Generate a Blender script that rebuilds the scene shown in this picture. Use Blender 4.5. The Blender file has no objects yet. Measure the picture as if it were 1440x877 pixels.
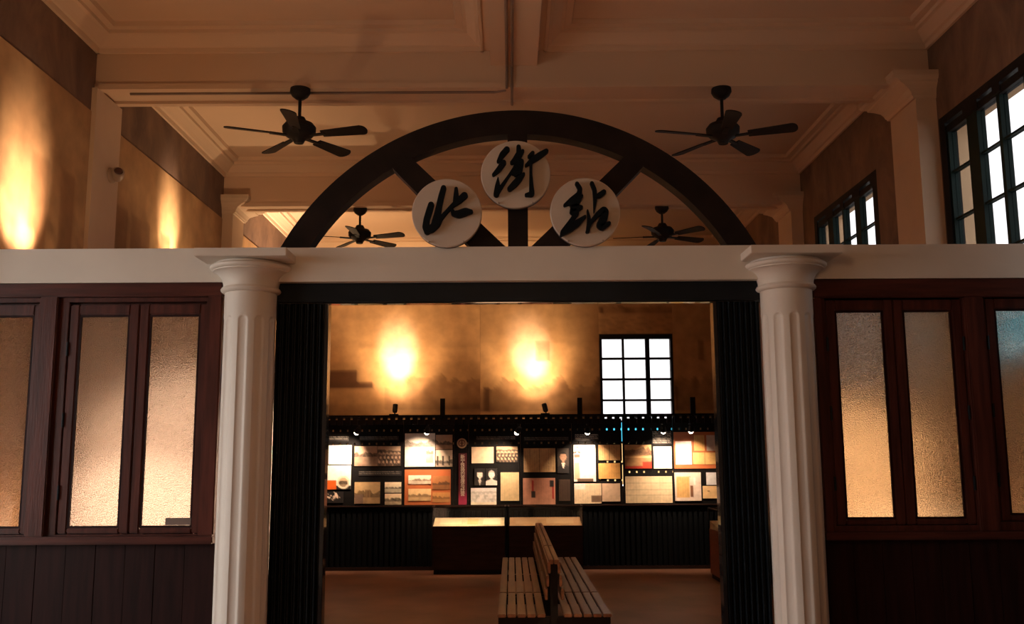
import bpy, bmesh, math, random
import numpy as np
from mathutils import Vector, Matrix
random.seed(7)
RNG = np.random.default_rng(11)
SC = bpy.context.scene
COL = SC.collection
PI = math.pi

# ------------------------------------------------------------------ camera
cd = bpy.data.cameras.new('camera')
cam = bpy.data.objects.new('camera', cd)
COL.objects.link(cam)
cd.sensor_width = 36.0
cd.lens = 1340.0 * 36.0 / 1440.0
cd.clip_end = 200
_p, _y, _r = math.radians(8.57), math.radians(0.08), math.radians(0.33)
fw = Vector((math.sin(_y) * math.cos(_p), math.cos(_y) * math.cos(_p), math.sin(_p)))
rt = Vector((math.cos(_y), -math.sin(_y), 0))
up = rt.cross(fw)
r2 = rt * math.cos(_r) - up * math.sin(_r)
u2 = up * math.cos(_r) + rt * math.sin(_r)
m = Matrix((r2, u2, -fw)).transposed().to_4x4()
m.translation = Vector((0, 0, 1.6))
cam.matrix_world = m
SC.camera = cam

# ------------------------------------------------------------------ world: bright overcast sky
world = bpy.data.worlds.new('sky')
SC.world = world
world.use_nodes = True
wb = world.node_tree.nodes['Background']
wb.inputs[0].default_value = (1.0, 0.97, 0.95, 1)
wb.inputs[1].default_value = 5.4
SC.view_settings.view_transform = 'Standard'
SC.view_settings.look = 'None'
SC.view_settings.exposure = 0.0
SC.view_settings.gamma = 1.0
SC.view_settings.use_curve_mapping = False
try:
    SC.cycles.use_denoising = True
    SC.cycles.max_bounces = 10
    SC.cycles.diffuse_bounces = 5
    SC.cycles.transparent_max_bounces = 16
    SC.cycles.sample_clamp_indirect = 4.0
    SC.cycles.caustics_reflective = False
    SC.cycles.caustics_refractive = False
except Exception:
    pass

WARM = (1.0, 0.63, 0.33)

def light(name, kind, loc, energy, color=WARM, target=None, parent=None, **kw):
    d = bpy.data.lights.new(name, kind)
    d.energy = energy
    d.color = color
    for k, v in kw.items():
        setattr(d, k, v)
    o = bpy.data.objects.new(name, d)
    COL.objects.link(o)
    o.location = loc
    if target is not None:
        o.rotation_euler = (Vector(target) - Vector(loc)).to_track_quat('-Z', 'Y').to_euler()
    if parent is not None:
        o.parent = parent
        o.location = Vector(loc) - ORG[parent.name]
    return o

# daylight portals: the added hall opening on the left and the three windows guide the sky sampling
def portal(name, loc, target, sx, sy):
    o = light(name, 'AREA', loc, 1.0, (1, 1, 1), target, shape='RECTANGLE', size=sx, size_y=sy)
    o.data.cycles.is_portal = True
    return o

# room dimensions
XL, XR = -3.19, 3.24
YB, YF = -1.2, 14.2
ZC = 4.86
XH, YH = -5.0, 5.35                   # unseen front hall, made wider so daylight reaches the lintel from the left
DAY_OPENING = (1.6, 5.0, 0.5, 3.1)           # unseen opening added to the hall's left wall for daylight: y0, y1, z0, z1
portal('opening_daylight', (XH - 0.32, (DAY_OPENING[0] + DAY_OPENING[1]) / 2, 1.8), (5, (DAY_OPENING[0] + DAY_OPENING[1]) / 2, 1.8), 2.6, 3.4)
portal('window_daylight', (XR + 0.40, 6.02, 3.25), (-5, 6.02, 3.25), 1.75, 1.8)
portal('window_daylight', (XR + 0.40, 9.02, 3.25), (-5, 9.02, 3.25), 1.75, 1.8)
portal('window_daylight', (1.876, YF + 0.40, 2.25), (1.876, 0, 2.25), 1.2, 2.4)

# unseen fill light added to warm the hall and murals' uplighters along the left wall
light('hall_fill_light', 'POINT', (-0.1, 1.8, 3.1), 34, (1.0, 0.56, 0.29), shadow_soft_size=0.25)
UPL = [(-2.62, 6.02, 2.60, 600, 46, 0.04), (-2.68, 8.66, 3.02, 290, 42, 0.16), (-2.60, 12.2, 2.60, 480, 110, 0.50)]
for (x, y, z, e, c, q) in UPL:
    light('mural_uplight', 'SPOT', (x, y, z), e, (1.0, 0.70, 0.46), (XL, y, z + 0.66), spot_size=math.radians(c), spot_blend=1.0, shadow_soft_size=0.04)
    light('mural_uplight_spill', 'SPOT', (x, y, z), e * q, WARM, (x, y, z + 1), spot_size=math.radians(150), spot_blend=1.0, shadow_soft_size=0.04)

# ------------------------------------------------------------------ materials
def new_mat(name):
    mt = bpy.data.materials.new(name)
    mt.use_nodes = True
    return mt, mt.node_tree.nodes, mt.node_tree.links, mt.node_tree.nodes['Principled BSDF']

def mat(name, col, rough=0.6, metal=0.0, var=0.0, scale=4.0, bump=0.0, bscale=40.0, stretch=(1, 1, 1), spec=0.5, coat=0.0):
    mt, N, L, B = new_mat(name)
    B.inputs['Base Color'].default_value = (*col, 1)
    B.inputs['Roughness'].default_value = rough
    B.inputs['Metallic'].default_value = metal
    B.inputs['Specular IOR Level'].default_value = spec
    B.inputs['Coat Weight'].default_value = coat
    tc = N.new('ShaderNodeTexCoord')
    mp = N.new('ShaderNodeMapping')
    mp.inputs['Scale'].default_value = stretch
    L.new(tc.outputs['Object'], mp.inputs['Vector'])
    if var > 0:
        n = N.new('ShaderNodeTexNoise')
        n.inputs['Scale'].default_value = scale
        n.inputs['Detail'].default_value = 6
        L.new(mp.outputs[0], n.inputs['Vector'])
        r = N.new('ShaderNodeValToRGB')
        r.color_ramp.elements[0].position = 0.3
        r.color_ramp.elements[1].position = 0.72
        r.color_ramp.elements[0].color = (*[c * (1 - var) for c in col], 1)
        r.color_ramp.elements[1].color = (*[min(1, c * (1 + var)) for c in col], 1)
        L.new(n.outputs['Fac'], r.inputs['Fac'])
        L.new(r.outputs['Color'], B.inputs['Base Color'])
    if bump > 0:
        n2 = N.new('ShaderNodeTexNoise')
        n2.inputs['Scale'].default_value = bscale
        n2.inputs['Detail'].default_value = 4
        L.new(mp.outputs[0], n2.inputs['Vector'])
        b = N.new('ShaderNodeBump')
        b.inputs['Strength'].default_value = bump
        b.inputs['Distance'].default_value = 0.02
        L.new(n2.outputs['Fac'], b.inputs['Height'])
        L.new(b.outputs[0], B.inputs['Normal'])
    return mt

M = {}
M['ceiling'] = mat('ceiling_paint', (0.60, 0.44, 0.31), 0.8, var=0.06, scale=0.8, bump=0.05)
M['plaster'] = mat('plaster_paint', (0.60, 0.46, 0.33), 0.8, var=0.06, scale=2, bump=0.06)
M['white'] = mat('white_paint', (0.76, 0.70, 0.61), 0.55, var=0.05, scale=3, bump=0.04, bscale=25)
M['column'] = mat('column_paint', (0.76, 0.69, 0.60), 0.5, var=0.05, scale=3, bump=0.05, bscale=25)
M['floor'] = mat('floor_tiles_worn', (0.21, 0.098, 0.058), 0.42, var=0.35, scale=1.6, bump=0.05, bscale=8, stretch=(1, 1, 1))
M['wood'] = mat('red_brown_wood', (0.076, 0.020, 0.013), 0.38, var=0.45, scale=5, bump=0.06, bscale=18, stretch=(6, 6, 0.5), spec=0.3)
M['wood_h'] = mat('red_brown_wood_rail', (0.076, 0.020, 0.013), 0.38, var=0.45, scale=5, bump=0.06, bscale=18, stretch=(0.5, 6, 6), spec=0.3)
M['wood_dark'] = mat('dark_brown_wood', (0.020, 0.006, 0.005), 0.55, spec=0.15, var=0.4, scale=5, stretch=(6, 6, 0.5))
M['arch'] = mat('arch_wood', (0.016, 0.009, 0.007), 0.7, spec=0.2, var=0.35, scale=6, bump=0.04)
M['black'] = mat('black_steel', (0.007, 0.011, 0.015), 0.5, var=0.3, scale=3, bump=0.04, spec=0.2)
M['lacquer'] = mat('black_lacquer', (0.008, 0.010, 0.012), 0.10, var=0.2, coat=0.5)
M['fan'] = mat('fan_black', (0.010, 0.009, 0.009), 0.6, spec=0.2, var=0.2, scale=10)
M['blade'] = mat('fan_blade_wood', (0.012, 0.009, 0.008), 0.65, spec=0.2, var=0.3, scale=8)
M['ink'] = mat('black_lettering', (0.004, 0.007, 0.010), 0.7, spec=0.12, var=0.1)
M['disc'] = mat('disc_cream', (0.62, 0.52, 0.43), 0.6, var=0.08, scale=3)
M['disc_edge'] = mat('disc_edge', (0.10, 0.07, 0.05), 0.6, var=0.1)
M['frame'] = mat('window_frame_black', (0.009, 0.009, 0.010), 0.6, spec=0.15, var=0.2)
M['frame_green'] = mat('window_frame_green', (0.004, 0.014, 0.012), 0.6, spec=0.15, var=0.2)
M['board'] = mat('display_board_black', (0.006, 0.0055, 0.006), 0.6, spec=0.12, var=0.25, scale=3)
M['base'] = mat('reeded_base_black', (0.0035, 0.0045, 0.006), 0.7, var=0.3, scale=3, spec=0.06)
M['case'] = mat('vitrine_wood', (0.020, 0.010, 0.008), 0.6, spec=0.15, var=0.35, scale=4, stretch=(1, 6, 6))
M['case_red'] = mat('vitrine_red_wood', (0.16, 0.04, 0.025), 0.45, var=0.35, scale=4, stretch=(1, 6, 6))
M['bench'] = mat('bench_slat_wood', (0.18, 0.09, 0.05), 0.32, var=0.35, scale=4, stretch=(8, 0.6, 8), bump=0.05)
M['iron'] = mat('bench_iron', (0.008, 0.008, 0.009), 0.6, spec=0.15, var=0.2)
M['conduit'] = mat('conduit_paint', (0.20, 0.14, 0.11), 0.5, var=0.1)
M['reveal'] = mat('warm_lit_reveal', (0.62, 0.40, 0.23), 0.8, var=0.08)  # warm room light put into the reveal's colour
M['device'] = mat('camera_plastic', (0.36, 0.28, 0.22), 0.4, var=0.05)
M['lens'] = mat('camera_lens', (0.06, 0.03, 0.03), 0.2, var=0.05)
M['orange'] = mat('orange_panel', (0.46, 0.125, 0.038), 0.55, var=0.15, scale=3)
M['ground'] = mat('paving_outside', (0.45, 0.43, 0.40), 0.8, var=0.2)

def sepia_wall(name, base, dark, scale):
    mt, N, L, B = new_mat(name)
    B.inputs['Roughness'].default_value = 0.75
    tc = N.new('ShaderNodeTexCoord')
    mp = N.new('ShaderNodeMapping')
    mp.inputs['Scale'].default_value = (1, 1, 0.6)
    L.new(tc.outputs['Object'], mp.inputs['Vector'])
    n = N.new('ShaderNodeTexNoise')
    n.inputs['Scale'].default_value = scale
    n.inputs['Detail'].default_value = 9
    n.inputs['Roughness'].default_value = 0.62
    n.inputs['Distortion'].default_value = 0.6
    L.new(mp.outputs[0], n.inputs['Vector'])
    r = N.new('ShaderNodeValToRGB')
    r.color_ramp.elements[0].position = 0.36
    r.color_ramp.elements[1].position = 0.66
    r.color_ramp.elements[0].color = (*dark, 1)
    r.color_ramp.elements[1].color = (*base, 1)
    L.new(n.outputs['Fac'], r.inputs['Fac'])
    L.new(r.outputs['Color'], B.inputs['Base Color'])
    return mt
M['sepia'] = sepia_wall('sepia_mural_paper', (0.50, 0.335, 0.20), (0.24, 0.135, 0.075), 1.6)
M['frieze'] = sepia_wall('dark_frieze_paint', (0.22, 0.135, 0.09), (0.10, 0.06, 0.045), 2.5)

def print_mat(name, rough=0.5, grain=0.12, gscale=18):
    mt, N, L, B = new_mat(name)
    B.inputs['Roughness'].default_value = rough
    a = N.new('ShaderNodeAttribute')
    a.attribute_name = 'ink'
    tc = N.new('ShaderNodeTexCoord')
    n = N.new('ShaderNodeTexNoise')
    n.inputs['Scale'].default_value = gscale
    n.inputs['Detail'].default_value = 6
    L.new(tc.outputs['Object'], n.inputs['Vector'])
    mr = N.new('ShaderNodeMapRange')
    mr.inputs[1].default_value = 0.3
    mr.inputs[2].default_value = 0.7
    mr.inputs[3].default_value = 1 - grain
    mr.inputs[4].default_value = 1 + grain
    L.new(n.outputs['Fac'], mr.inputs[0])
    mx = N.new('ShaderNodeVectorMath')
    mx.operation = 'SCALE'
    L.new(a.outputs['Color'], mx.inputs[0])
    L.new(mr.outputs[0], mx.inputs['Scale'])
    L.new(mx.outputs[0], B.inputs['Base Color'])
    return mt
M['print'] = print_mat('printed_paper')
M['mural_print'] = print_mat('printed_mural', 0.6, 0.16, 6)

def emis(name, col, s):
    mt, N, L, B = new_mat(name)
    B.inputs['Base Color'].default_value = (*col, 1)
    B.inputs['Emission Color'].default_value = (*col, 1)
    B.inputs['Emission Strength'].default_value = s
    return mt
M['bulb'] = emis('lamp_lens_glow', (1.0, 0.86, 0.70), 9.0)

def clear_glass(name, trans, refl=0.06):
    mt = bpy.data.materials.new(name)
    mt.use_nodes = True
    N, L = mt.node_tree.nodes, mt.node_tree.links
    N.clear()
    out = N.new('ShaderNodeOutputMaterial')
    t = N.new('ShaderNodeBsdfTransparent')
    t.inputs[0].default_value = (*trans, 1)
    g = N.new('ShaderNodeBsdfGlossy')
    g.inputs['Roughness'].default_value = 0.08
    mx = N.new('ShaderNodeMixShader')
    mx.inputs[0].default_value = refl
    L.new(t.outputs[0], mx.inputs[1])
    L.new(g.outputs[0], mx.inputs[2])
    L.new(mx.outputs[0], out.inputs[0])
    return mt
M['pane'] = clear_glass('dimming_window_glass', (0.53, 0.535, 0.545), 0.04)  # tint added to dim the sky, set bright for the hall
M['pane_amber'] = clear_glass('warm_tint_glass', (0.52, 0.42, 0.27), 0.04)  # tint added so the hidden lower panes warm the light through the slots
M['pane_cyan'] = clear_glass('cyan_window_glass', (0.16, 0.44, 0.52), 0.04)
M['vitrine_glass'] = clear_glass('vitrine_glass', (0.92, 0.93, 0.92), 0.05)

def frosted(name):
    mt = bpy.data.materials.new(name)
    mt.use_nodes = True
    N, L = mt.node_tree.nodes, mt.node_tree.links
    N.clear()
    out = N.new('ShaderNodeOutputMaterial')
    tc = N.new('ShaderNodeTexCoord')
    v = N.new('ShaderNodeTexVoronoi')
    v.inputs['Scale'].default_value = 130
    L.new(tc.outputs['Object'], v.inputs['Vector'])
    b = N.new('ShaderNodeBump')
    b.inputs['Strength'].default_value = 1.0
    b.inputs['Distance'].default_value = 0.02
    L.new(v.outputs['Distance'], b.inputs['Height'])
    tr = N.new('ShaderNodeBsdfTranslucent')
    tr.inputs[0].default_value = (0.80, 0.76, 0.70, 1)
    L.new(b.outputs[0], tr.inputs['Normal'])
    rf = N.new('ShaderNodeBsdfRefraction')
    rf.inputs[0].default_value = (0.92, 0.90, 0.86, 1)
    rf.inputs['Roughness'].default_value = 0.24
    rf.inputs['IOR'].default_value = 1.12
    L.new(b.outputs[0], rf.inputs['Normal'])
    m1 = N.new('ShaderNodeMixShader')
    m1.inputs[0].default_value = 0.65
    L.new(tr.outputs[0], m1.inputs[1])
    L.new(rf.outputs[0], m1.inputs[2])
    g = N.new('ShaderNodeBsdfGlossy')
    g.inputs['Roughness'].default_value = 0.25
    L.new(b.outputs[0], g.inputs['Normal'])
    m2 = N.new('ShaderNodeMixShader')
    m2.inputs[0].default_value = 0.05
    L.new(m1.outputs[0], m2.inputs[1])
    L.new(g.outputs[0], m2.inputs[2])
    L.new(m2.outputs[0], out.inputs[0])
    return mt
M['frosted'] = frosted('pebbled_glass')

# ------------------------------------------------------------------ mesh helpers
ORG = {}
def setp(o, label=None, cat=None, group=None, kind=None):
    if label: o['label'] = label
    if cat: o['category'] = cat
    if group: o['group'] = group
    if kind: o['kind'] = kind
    return o

def thing(name, loc, label=None, cat=None, group=None, kind=None):
    o = bpy.data.objects.new(name, None)
    o.empty_display_size = 0.1
    COL.objects.link(o)
    o.location = loc
    ORG[o.name] = Vector(loc)
    return setp(o, label, cat, group, kind)

class MB:
    """collects shapes (world coordinates) and links them as one mesh object"""
    def __init__(s):
        s.bm = bmesh.new()
    def box(s, x0, x1, y0, y1, z0, z1):
        v = [s.bm.verts.new((x, y, z)) for z in (z0, z1) for y in (y0, y1) for x in (x0, x1)]
        for f in ((0, 2, 3, 1), (4, 5, 7, 6), (0, 1, 5, 4), (2, 6, 7, 3), (0, 4, 6, 2), (1, 3, 7, 5)):
            s.bm.faces.new([v[i] for i in f])
        return s
    def obox(s, mtx, sx, sy, sz):
        n = len(s.bm.verts)
        s.box(-sx / 2, sx / 2, -sy / 2, sy / 2, -sz / 2, sz / 2)
        s.bm.verts.ensure_lookup_table()
        for v in list(s.bm.verts)[n:]:
            v.co = mtx @ v.co
        return s
    def beam(s, a, b, w, h):
        a, b = Vector(a), Vector(b)
        d = (b - a)
        q = d.to_track_quat('Z', 'Y').to_matrix().to_4x4()
        return s.obox(Matrix.Translation((a + b) / 2) @ q, w, h, d.length)
    def lathe(s, prof, seg=32, mtx=Matrix()):
        rings = []
        for (r, z) in prof:
            if r < 1e-6:
                rings.append([s.bm.verts.new(mtx @ Vector((0, 0, z)))])
            else:
                rings.append([s.bm.verts.new(mtx @ Vector((r * math.cos(2 * PI * k / seg), r * math.sin(2 * PI * k / seg), z))) for k in range(seg)])
        for a, b in zip(rings[:-1], rings[1:]):
            for k in range(seg):
                k2 = (k + 1) % seg
                if len(a) == 1 and len(b) > 1:
                    s.bm.faces.new((a[0], b[k2], b[k]))
                elif len(b) == 1 and len(a) > 1:
                    s.bm.faces.new((a[k], a[k2], b[0]))
                elif len(a) > 1:
                    s.bm.faces.new((a[k], a[k2], b[k2], b[k]))
        if len(rings[0]) > 1: s.bm.faces.new(list(reversed(rings[0])))
        if len(rings[-1]) > 1: s.bm.faces.new(rings[-1])
        return s
    def tube(s, a, b, r, seg=12):
        a, b = Vector(a), Vector(b)
        d = b - a
        q = Matrix.Translation(a) @ d.to_track_quat('Z', 'Y').to_matrix().to_4x4()
        return s.lathe([(r, 0), (r, d.length)], seg, q)
    def prism(s, pts, fn0, fn1):
        """pts: 2D outline, fn0/fn1 map (u, v) to the two 3D ends"""
        a = [s.bm.verts.new(fn0(*p)) for p in pts]
        b = [s.bm.verts.new(fn1(*p)) for p in pts]
        n = len(pts)
        s.bm.faces.new(list(reversed(a)))
        s.bm.faces.new(b)
        for k in range(n):
            s.bm.faces.new((a[k], a[(k + 1) % n], b[(k + 1) % n], b[k]))
        return s
    def build(s, name, material, parent=None, label=None, cat=None, group=None, kind=None, bevel=0.0, smooth=False, origin=None):
        bm = s.bm
        bmesh.ops.recalc_face_normals(bm, faces=bm.faces)
        if bevel > 0:
            es = [e for e in bm.edges if len(e.link_faces) == 2 and e.calc_face_angle(0) > 0.6]
            bmesh.ops.bevel(bm, geom=es, offset=bevel, segments=2, affect='EDGES', clamp_overlap=True)
        if parent is None:
            if origin is None:
                cs = [v.co for v in bm.verts]
                mn = [min(c[i] for c in cs) for i in range(3)]
                mx = [max(c[i] for c in cs) for i in range(3)]
                origin = Vector(((mn[0] + mx[0]) / 2, (mn[1] + mx[1]) / 2, mn[2]))
            org = Vector(origin)
        else:
            org = ORG[parent.name]
        me = bpy.data.meshes.new(name)
        for v in bm.verts:
            v.co -= org
        bm.to_mesh(me)
        bm.free()
        me.materials.append(material)
        if smooth:
            for p in me.polygons: p.use_smooth = True
            try: me.set_sharp_from_angle(angle=math.radians(40))
            except Exception: pass
        o = bpy.data.objects.new(name, me)
        COL.objects.link(o)
        if parent is None:
            o.location = org
        else:
            o.parent = parent
        ORG[o.name] = org
        return setp(o, label, cat, group, kind)

def box(name, b, material, parent=None, **kw):
    return MB().box(*b).build(name, material, parent, **kw)

def copy_part(src, parent, loc, rot=None):
    c = src.copy()
    COL.objects.link(c)
    c.parent = parent
    c.location = loc
    if rot is not None: c.rotation_euler = rot
    return c

# ------------------------------------------------------------------ room shell
WT = 0.30
def struct(name, mb, material, **kw):
    return mb.build(name, material, kind='structure', **kw)

struct('floor', MB().box(XH - WT, XR + WT, YB, YF + WT, -0.1, 0.0), M['floor'])
struct('ceiling', MB().box(XH - WT, XR + WT, YB, YF + WT, ZC, ZC + 0.15), M['ceiling'])
wl = MB()
wl.box(XL - WT, XL, YH, YF, 0, ZC)
struct('wall_left', wl, M['frieze'])
wh = MB().box(XH - WT, XH, YB, DAY_OPENING[0], 0, ZC).box(XH - WT, XH, DAY_OPENING[0], DAY_OPENING[1], DAY_OPENING[3], ZC).box(XH - WT, XH, DAY_OPENING[1], YH + WT, 0, ZC).box(XH - WT, XH, DAY_OPENING[0], DAY_OPENING[1], 0, DAY_OPENING[2])
wh.box(XH, XL - WT, YH, YH + WT, 0, ZC)
struct('wall_hall', wh, M['plaster'])
W1 = (5.15, 6.90, 2.18, 4.09)       # right wall windows: y0, y1, z0, z1
W2 = (8.15, 9.90, 2.18, 4.09)
W3 = (1.331, 2.421, 1.12, 3.392)    # far wall window: x0, x1, z0, z1
wr = MB()
for (a, b) in ((YB, W1[0]), (W1[1], W2[0]), (W2[1], YF)):
    wr.box(XR, XR + WT, a, b, 0, ZC)
for w in (W1, W2):
    wr.box(XR, XR + WT, w[0], w[1], 0, w[2]).box(XR, XR + WT, w[0], w[1], w[3], ZC)
struct('wall_right', wr, M['frieze'])
wf = MB()
wf.box(XL - WT, W3[0], YF, YF + WT, 0, ZC).box(W3[1], XR + WT, YF, YF + WT, 0, ZC)
wf.box(W3[0], W3[1], YF, YF + WT, 0, W3[2]).box(W3[0], W3[1], YF, YF + WT, W3[3], ZC)
struct('wall_far', wf, M['frieze'])
struct('wall_back', MB().box(XH - WT, XR, YB - 0.2, YB, 0, ZC), M['plaster'])
struct('ground', MB().box(-30, 30, -20, 34, -0.30, -0.12), M['ground'])

# cross beams, long beam, pilasters, cornices
B1 = (7.0, 7.36, 4.40)
B2 = (10.30, 10.55, 4.35)
def cross_beam(name, b):
    y0, y1, z = b
    mb = MB().box(XL, XR, y0, y1, z + 0.02, ZC)
    # soffit rim with a shallow recessed panel
    mb.box(XL, XR, y0, y0 + 0.06, z, z + 0.02).box(XL, XR, y1 - 0.06, y1, z, z + 0.02)
    mb.box(XL, XR, y0 - 0.012, y0, z, z + 0.045)
    return struct(name, mb, M['ceiling'])
cross_beam('trim_beam_front', B1)
cross_beam('trim_beam_rear', B2)
struct('trim_beam_long', MB().box(-0.145, 0.215, YB, B1[0], 4.58, ZC).box(-0.20, -0.145, YB, B1[0], 4.70, ZC).box(0.215, 0.27, YB, B1[0], 4.70, ZC), M['ceiling'])

CORN = [(0, 0), (0, -0.17), (0.022, -0.17), (0.03, -0.135), (0.05, -0.13), (0.075, -0.105), (0.12, -0.07), (0.145, -0.065), (0.15, -0.04), (0.20, -0.035), (0.21, 0)]
NT = [0]
def cornice(a, b, n):
    """a moulded cornice under the ceiling from a to b (xy), projecting along n"""
    NT[0] += 1
    f = lambda p: (lambda u, v: Vector((p[0] + n[0] * u, p[1] + n[1] * u, ZC + v)))
    struct('trim_cornice', MB().prism(CORN, f(a), f(b)), M['ceiling'])
for (y0, y1) in ((YB, B1[0]), (B1[1], B2[0]), (B2[1], YF)):
    cornice((XL, max(y0, YH)), (XL, y1), (1, 0))
    cornice((XR, y0), (XR, y1), (-1, 0))
cornice((XL, B1[0]), (-0.2, B1[0]), (0, -1))
cornice((0.27, B1[0]), (XR, B1[0]), (0, -1))
cornice((XL, B2[0]), (XR, B2[0]), (0, -1))
cornice((XL, YF), (XR, YF), (0, -1))
cornice((-0.2, YB), (-0.2, B1[0]), (-1, 0))
cornice((0.27, YB), (0.27, B1[0]), (1, 0))

def pilaster(xw, side, y0, y1, wid, cap, ztop):
    x1 = xw + side * wid
    a, b = min(xw, x1), max(xw, x1)
    mb = MB().box(a, b, y0, y1, 0, ztop)
    if cap:
        zc = 4.265
        prof = [(0.0, 0.0), (0.018, 0.0), (0.022, 0.012), (0.030, 0.02), (0.036, 0.04), (0.055, 0.07), (0.095, 0.098), (0.130, 0.115), (0.135, 0.13), (0.165, 0.14), (0.185, 0.16), (0.187, 0.20)]
        rings = []
        for (pr, dz) in prof:
            xx = x1 + side * pr
            rings.append([mb.bm.verts.new((px, py, zc + dz)) for (px, py) in ((xw, y0 - pr * 0.4), (xx, y0 - pr * 0.4), (xx, y1 + pr), (xw, y1 + pr))])
        for ra, rb in zip(rings[:-1], rings[1:]):
            for q in range(4):
                mb.bm.faces.new((ra[q], ra[(q + 1) % 4], rb[(q + 1) % 4], rb[q]))
        mb.bm.faces.new(rings[0]); mb.bm.faces.new(rings[-1])
    return struct('trim_pilaster', mb, M['plaster'])
pilaster(XL, 1, 6.95, 7.42, 0.04, False, B1[2])
pilaster(XR, -1, 6.915, 7.40, 0.155, True, 4.40)
pilaster(XL, 1, 10.27, 10.70, 0.12, True, 4.35)
pilaster(XR, -1, 10.27, 10.78, 0.13, True, 4.35)

# ------------------------------------------------------------------ windows
def pane_window(name, place, L, z0, z1, cols, rows, slits, fm, tint=(0, 0, 0)):
    """place(s, d, z) maps length along the wall, depth into the wall and height to the world"""
    w = thing(name, place(L / 2, 0.05, z0), kind='structure')
    def bx(mb, s0, s1, d0, d1, za, zb):
        p, q = place(s0, d0, za), place(s1, d1, zb)
        return mb.box(min(p[0], q[0]), max(p[0], q[0]), min(p[1], q[1]), max(p[1], q[1]), za, zb)
    fr = MB()
    bx(fr, 0, cols[0][0] - 0.02, 0, 0.09, z0, z1)
    bx(fr, cols[-1][1] + 0.02, L, 0, 0.09, z0, z1)
    bx(fr, cols[0][0] - 0.02, cols[-1][1] + 0.02, 0, 0.09, z0, rows[-1][0] - 0.02)
    ztop = rows[0][1]
    if slits:
        bx(fr, cols[0][0] - 0.02, cols[-1][1] + 0.02, 0, 0.09, z1 - 0.06, z1)
        for k, (a, b) in enumerate(cols):
            e = cols[k + 1][0] if k + 1 < len(cols) else b + 0.02
            bx(fr, b - 0.03, e + 0.03 if k + 1 < len(cols) else e, 0.0, 0.08, ztop + 0.01, z1 - 0.055)
        bx(fr, cols[0][0] - 0.02, cols[-1][1] + 0.02, 0.01, 0.07, ztop, ztop + 0.055)
    else:
        bx(fr, cols[0][0] - 0.02, cols[-1][1] + 0.02, 0, 0.09, ztop, z1)
    fr.build('window_frame', M['frame'], w)
    bx(MB(), cols[0][0] - 0.02, cols[0][0], 0.01, 0.07, rows[-1][0] - 0.02, ztop).build('glazing_bar', fm, w)
    bx(MB(), cols[-1][1], cols[-1][1] + 0.02, 0.01, 0.07, rows[-1][0] - 0.02, ztop).build('glazing_bar', fm, w)
    for k in range(len(cols) - 1):
        bx(MB(), cols[k][1], cols[k + 1][0], 0.01, 0.07, rows[-1][0] - 0.02, ztop).build('glazing_bar', fm, w)
    for k in range(len(rows) - 1):
        for (a, b) in cols:
            bx(MB(), a, b, 0.02, 0.06, rows[k + 1][1], rows[k][0]).build('glazing_bar', fm, w)
    for (a, b) in cols:
        for (za, zb) in rows:
            bx(MB(), a, b, 0.037, 0.043, za, zb).build('pane', M['pane_cyan'] if tint[0] < (za + zb) / 2 < tint[1] else (M['pane_amber'] if zb < tint[2] else M['pane']), w)
    # plaster reveal of the thick wall
    return w
WC = [(0.11, 0.40), (0.55, 0.82), (0.86, 1.16), (1.29, 1.62)]
WR = [(3.655, 3.955), (3.30, 3.64), (2.945, 3.285), (2.52, 2.93), (2.25, 2.50)]
for nm, w, tn in (('window_1', W1, (2.2, 2.51, 0)), ('window_2', W2, (0, 0, 0))):
    pane_window(nm, (lambda ww: (lambda s, d, z: (XR + d, ww[1] - s, z)))(w), w[1] - w[0], w[2], w[3], WC, WR, True, M['frame_green'], tn)
    struct('trim_reveal', MB().box(XR + 0.09, XR + WT, w[1] - 0.015, w[1], w[2], w[3]).box(XR + 0.09, XR + WT, w[0], w[0] + 0.015, w[2], w[3])
           .box(XR + 0.09, XR + WT, w[0], w[1], w[3] - 0.015, w[3]), M['reveal'])
pane_window('window_3', lambda s, d, z: (W3[0] + s, YF + d, z), W3[1] - W3[0], W3[2], W3[3],
            [(0.035, 0.335), (0.367, 0.685), (0.748, 1.060)],
            [(3.045, 3.325), (2.735, 3.012), (2.422, 2.702), (2.11, 2.392), (1.80, 2.08), (1.49, 1.77), (1.17, 1.46)], False, M['frame'], (1.79, 2.09, 1.78))

# ------------------------------------------------------------------ timber partition
PF, PB = 5.50, 5.60        # front and back face
def partition(name, x0, x1, rails, posts, planks, label):
    w = thing(name, ((x0 + x1) / 2, PF, 0), kind='structure')
    for (xa, xb, za, zb, pr) in rails:
        box('rail', (xa, xb, PF - pr, PB, za, zb), M['wood_h'], w, bevel=0.006)
    for (xa, xb, za, zb) in posts:
        box('post', (xa, xb, PF - 0.02, PB, za, zb), M['wood'], w, bevel=0.006)
    n = max(1, round((planks[1] - planks[0]) / 0.17))
    dx = (planks[1] - planks[0]) / n
    for k in range(n):
        a = planks[0] + k * dx
        box('plank', (a + 0.0008, a + dx - 0.0008, PF + 0.02 + 0.002 * (k % 2), PB, 0.16, 1.12), M['wood_dark'], w, bevel=0.0015)
    return w
partition('wall_partition_left', XL, -1.68,
          [(XL, -1.68, 2.53, 2.61, 0.02), (XL, -1.68, 1.12, 1.165, 0.03), (XL, -1.68, 0.0, 0.16, 0.02)],
          [(-1.77, -1.68, 1.165, 2.53), (-2.745, -2.637, 1.165, 2.53)], (XL, -1.68), '')
partition('wall_partition_right', 1.765, XR,
          [(1.765, XR, 2.50, 2.61, 0.02), (1.765, XR, 1.12, 1.165, 0.03), (1.765, XR, 0.0, 0.16, 0.02)],
          [(1.765, 1.815, 1.165, 2.50), (2.645, 2.755, 1.165, 2.50)], (1.765, XR), '')

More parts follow.
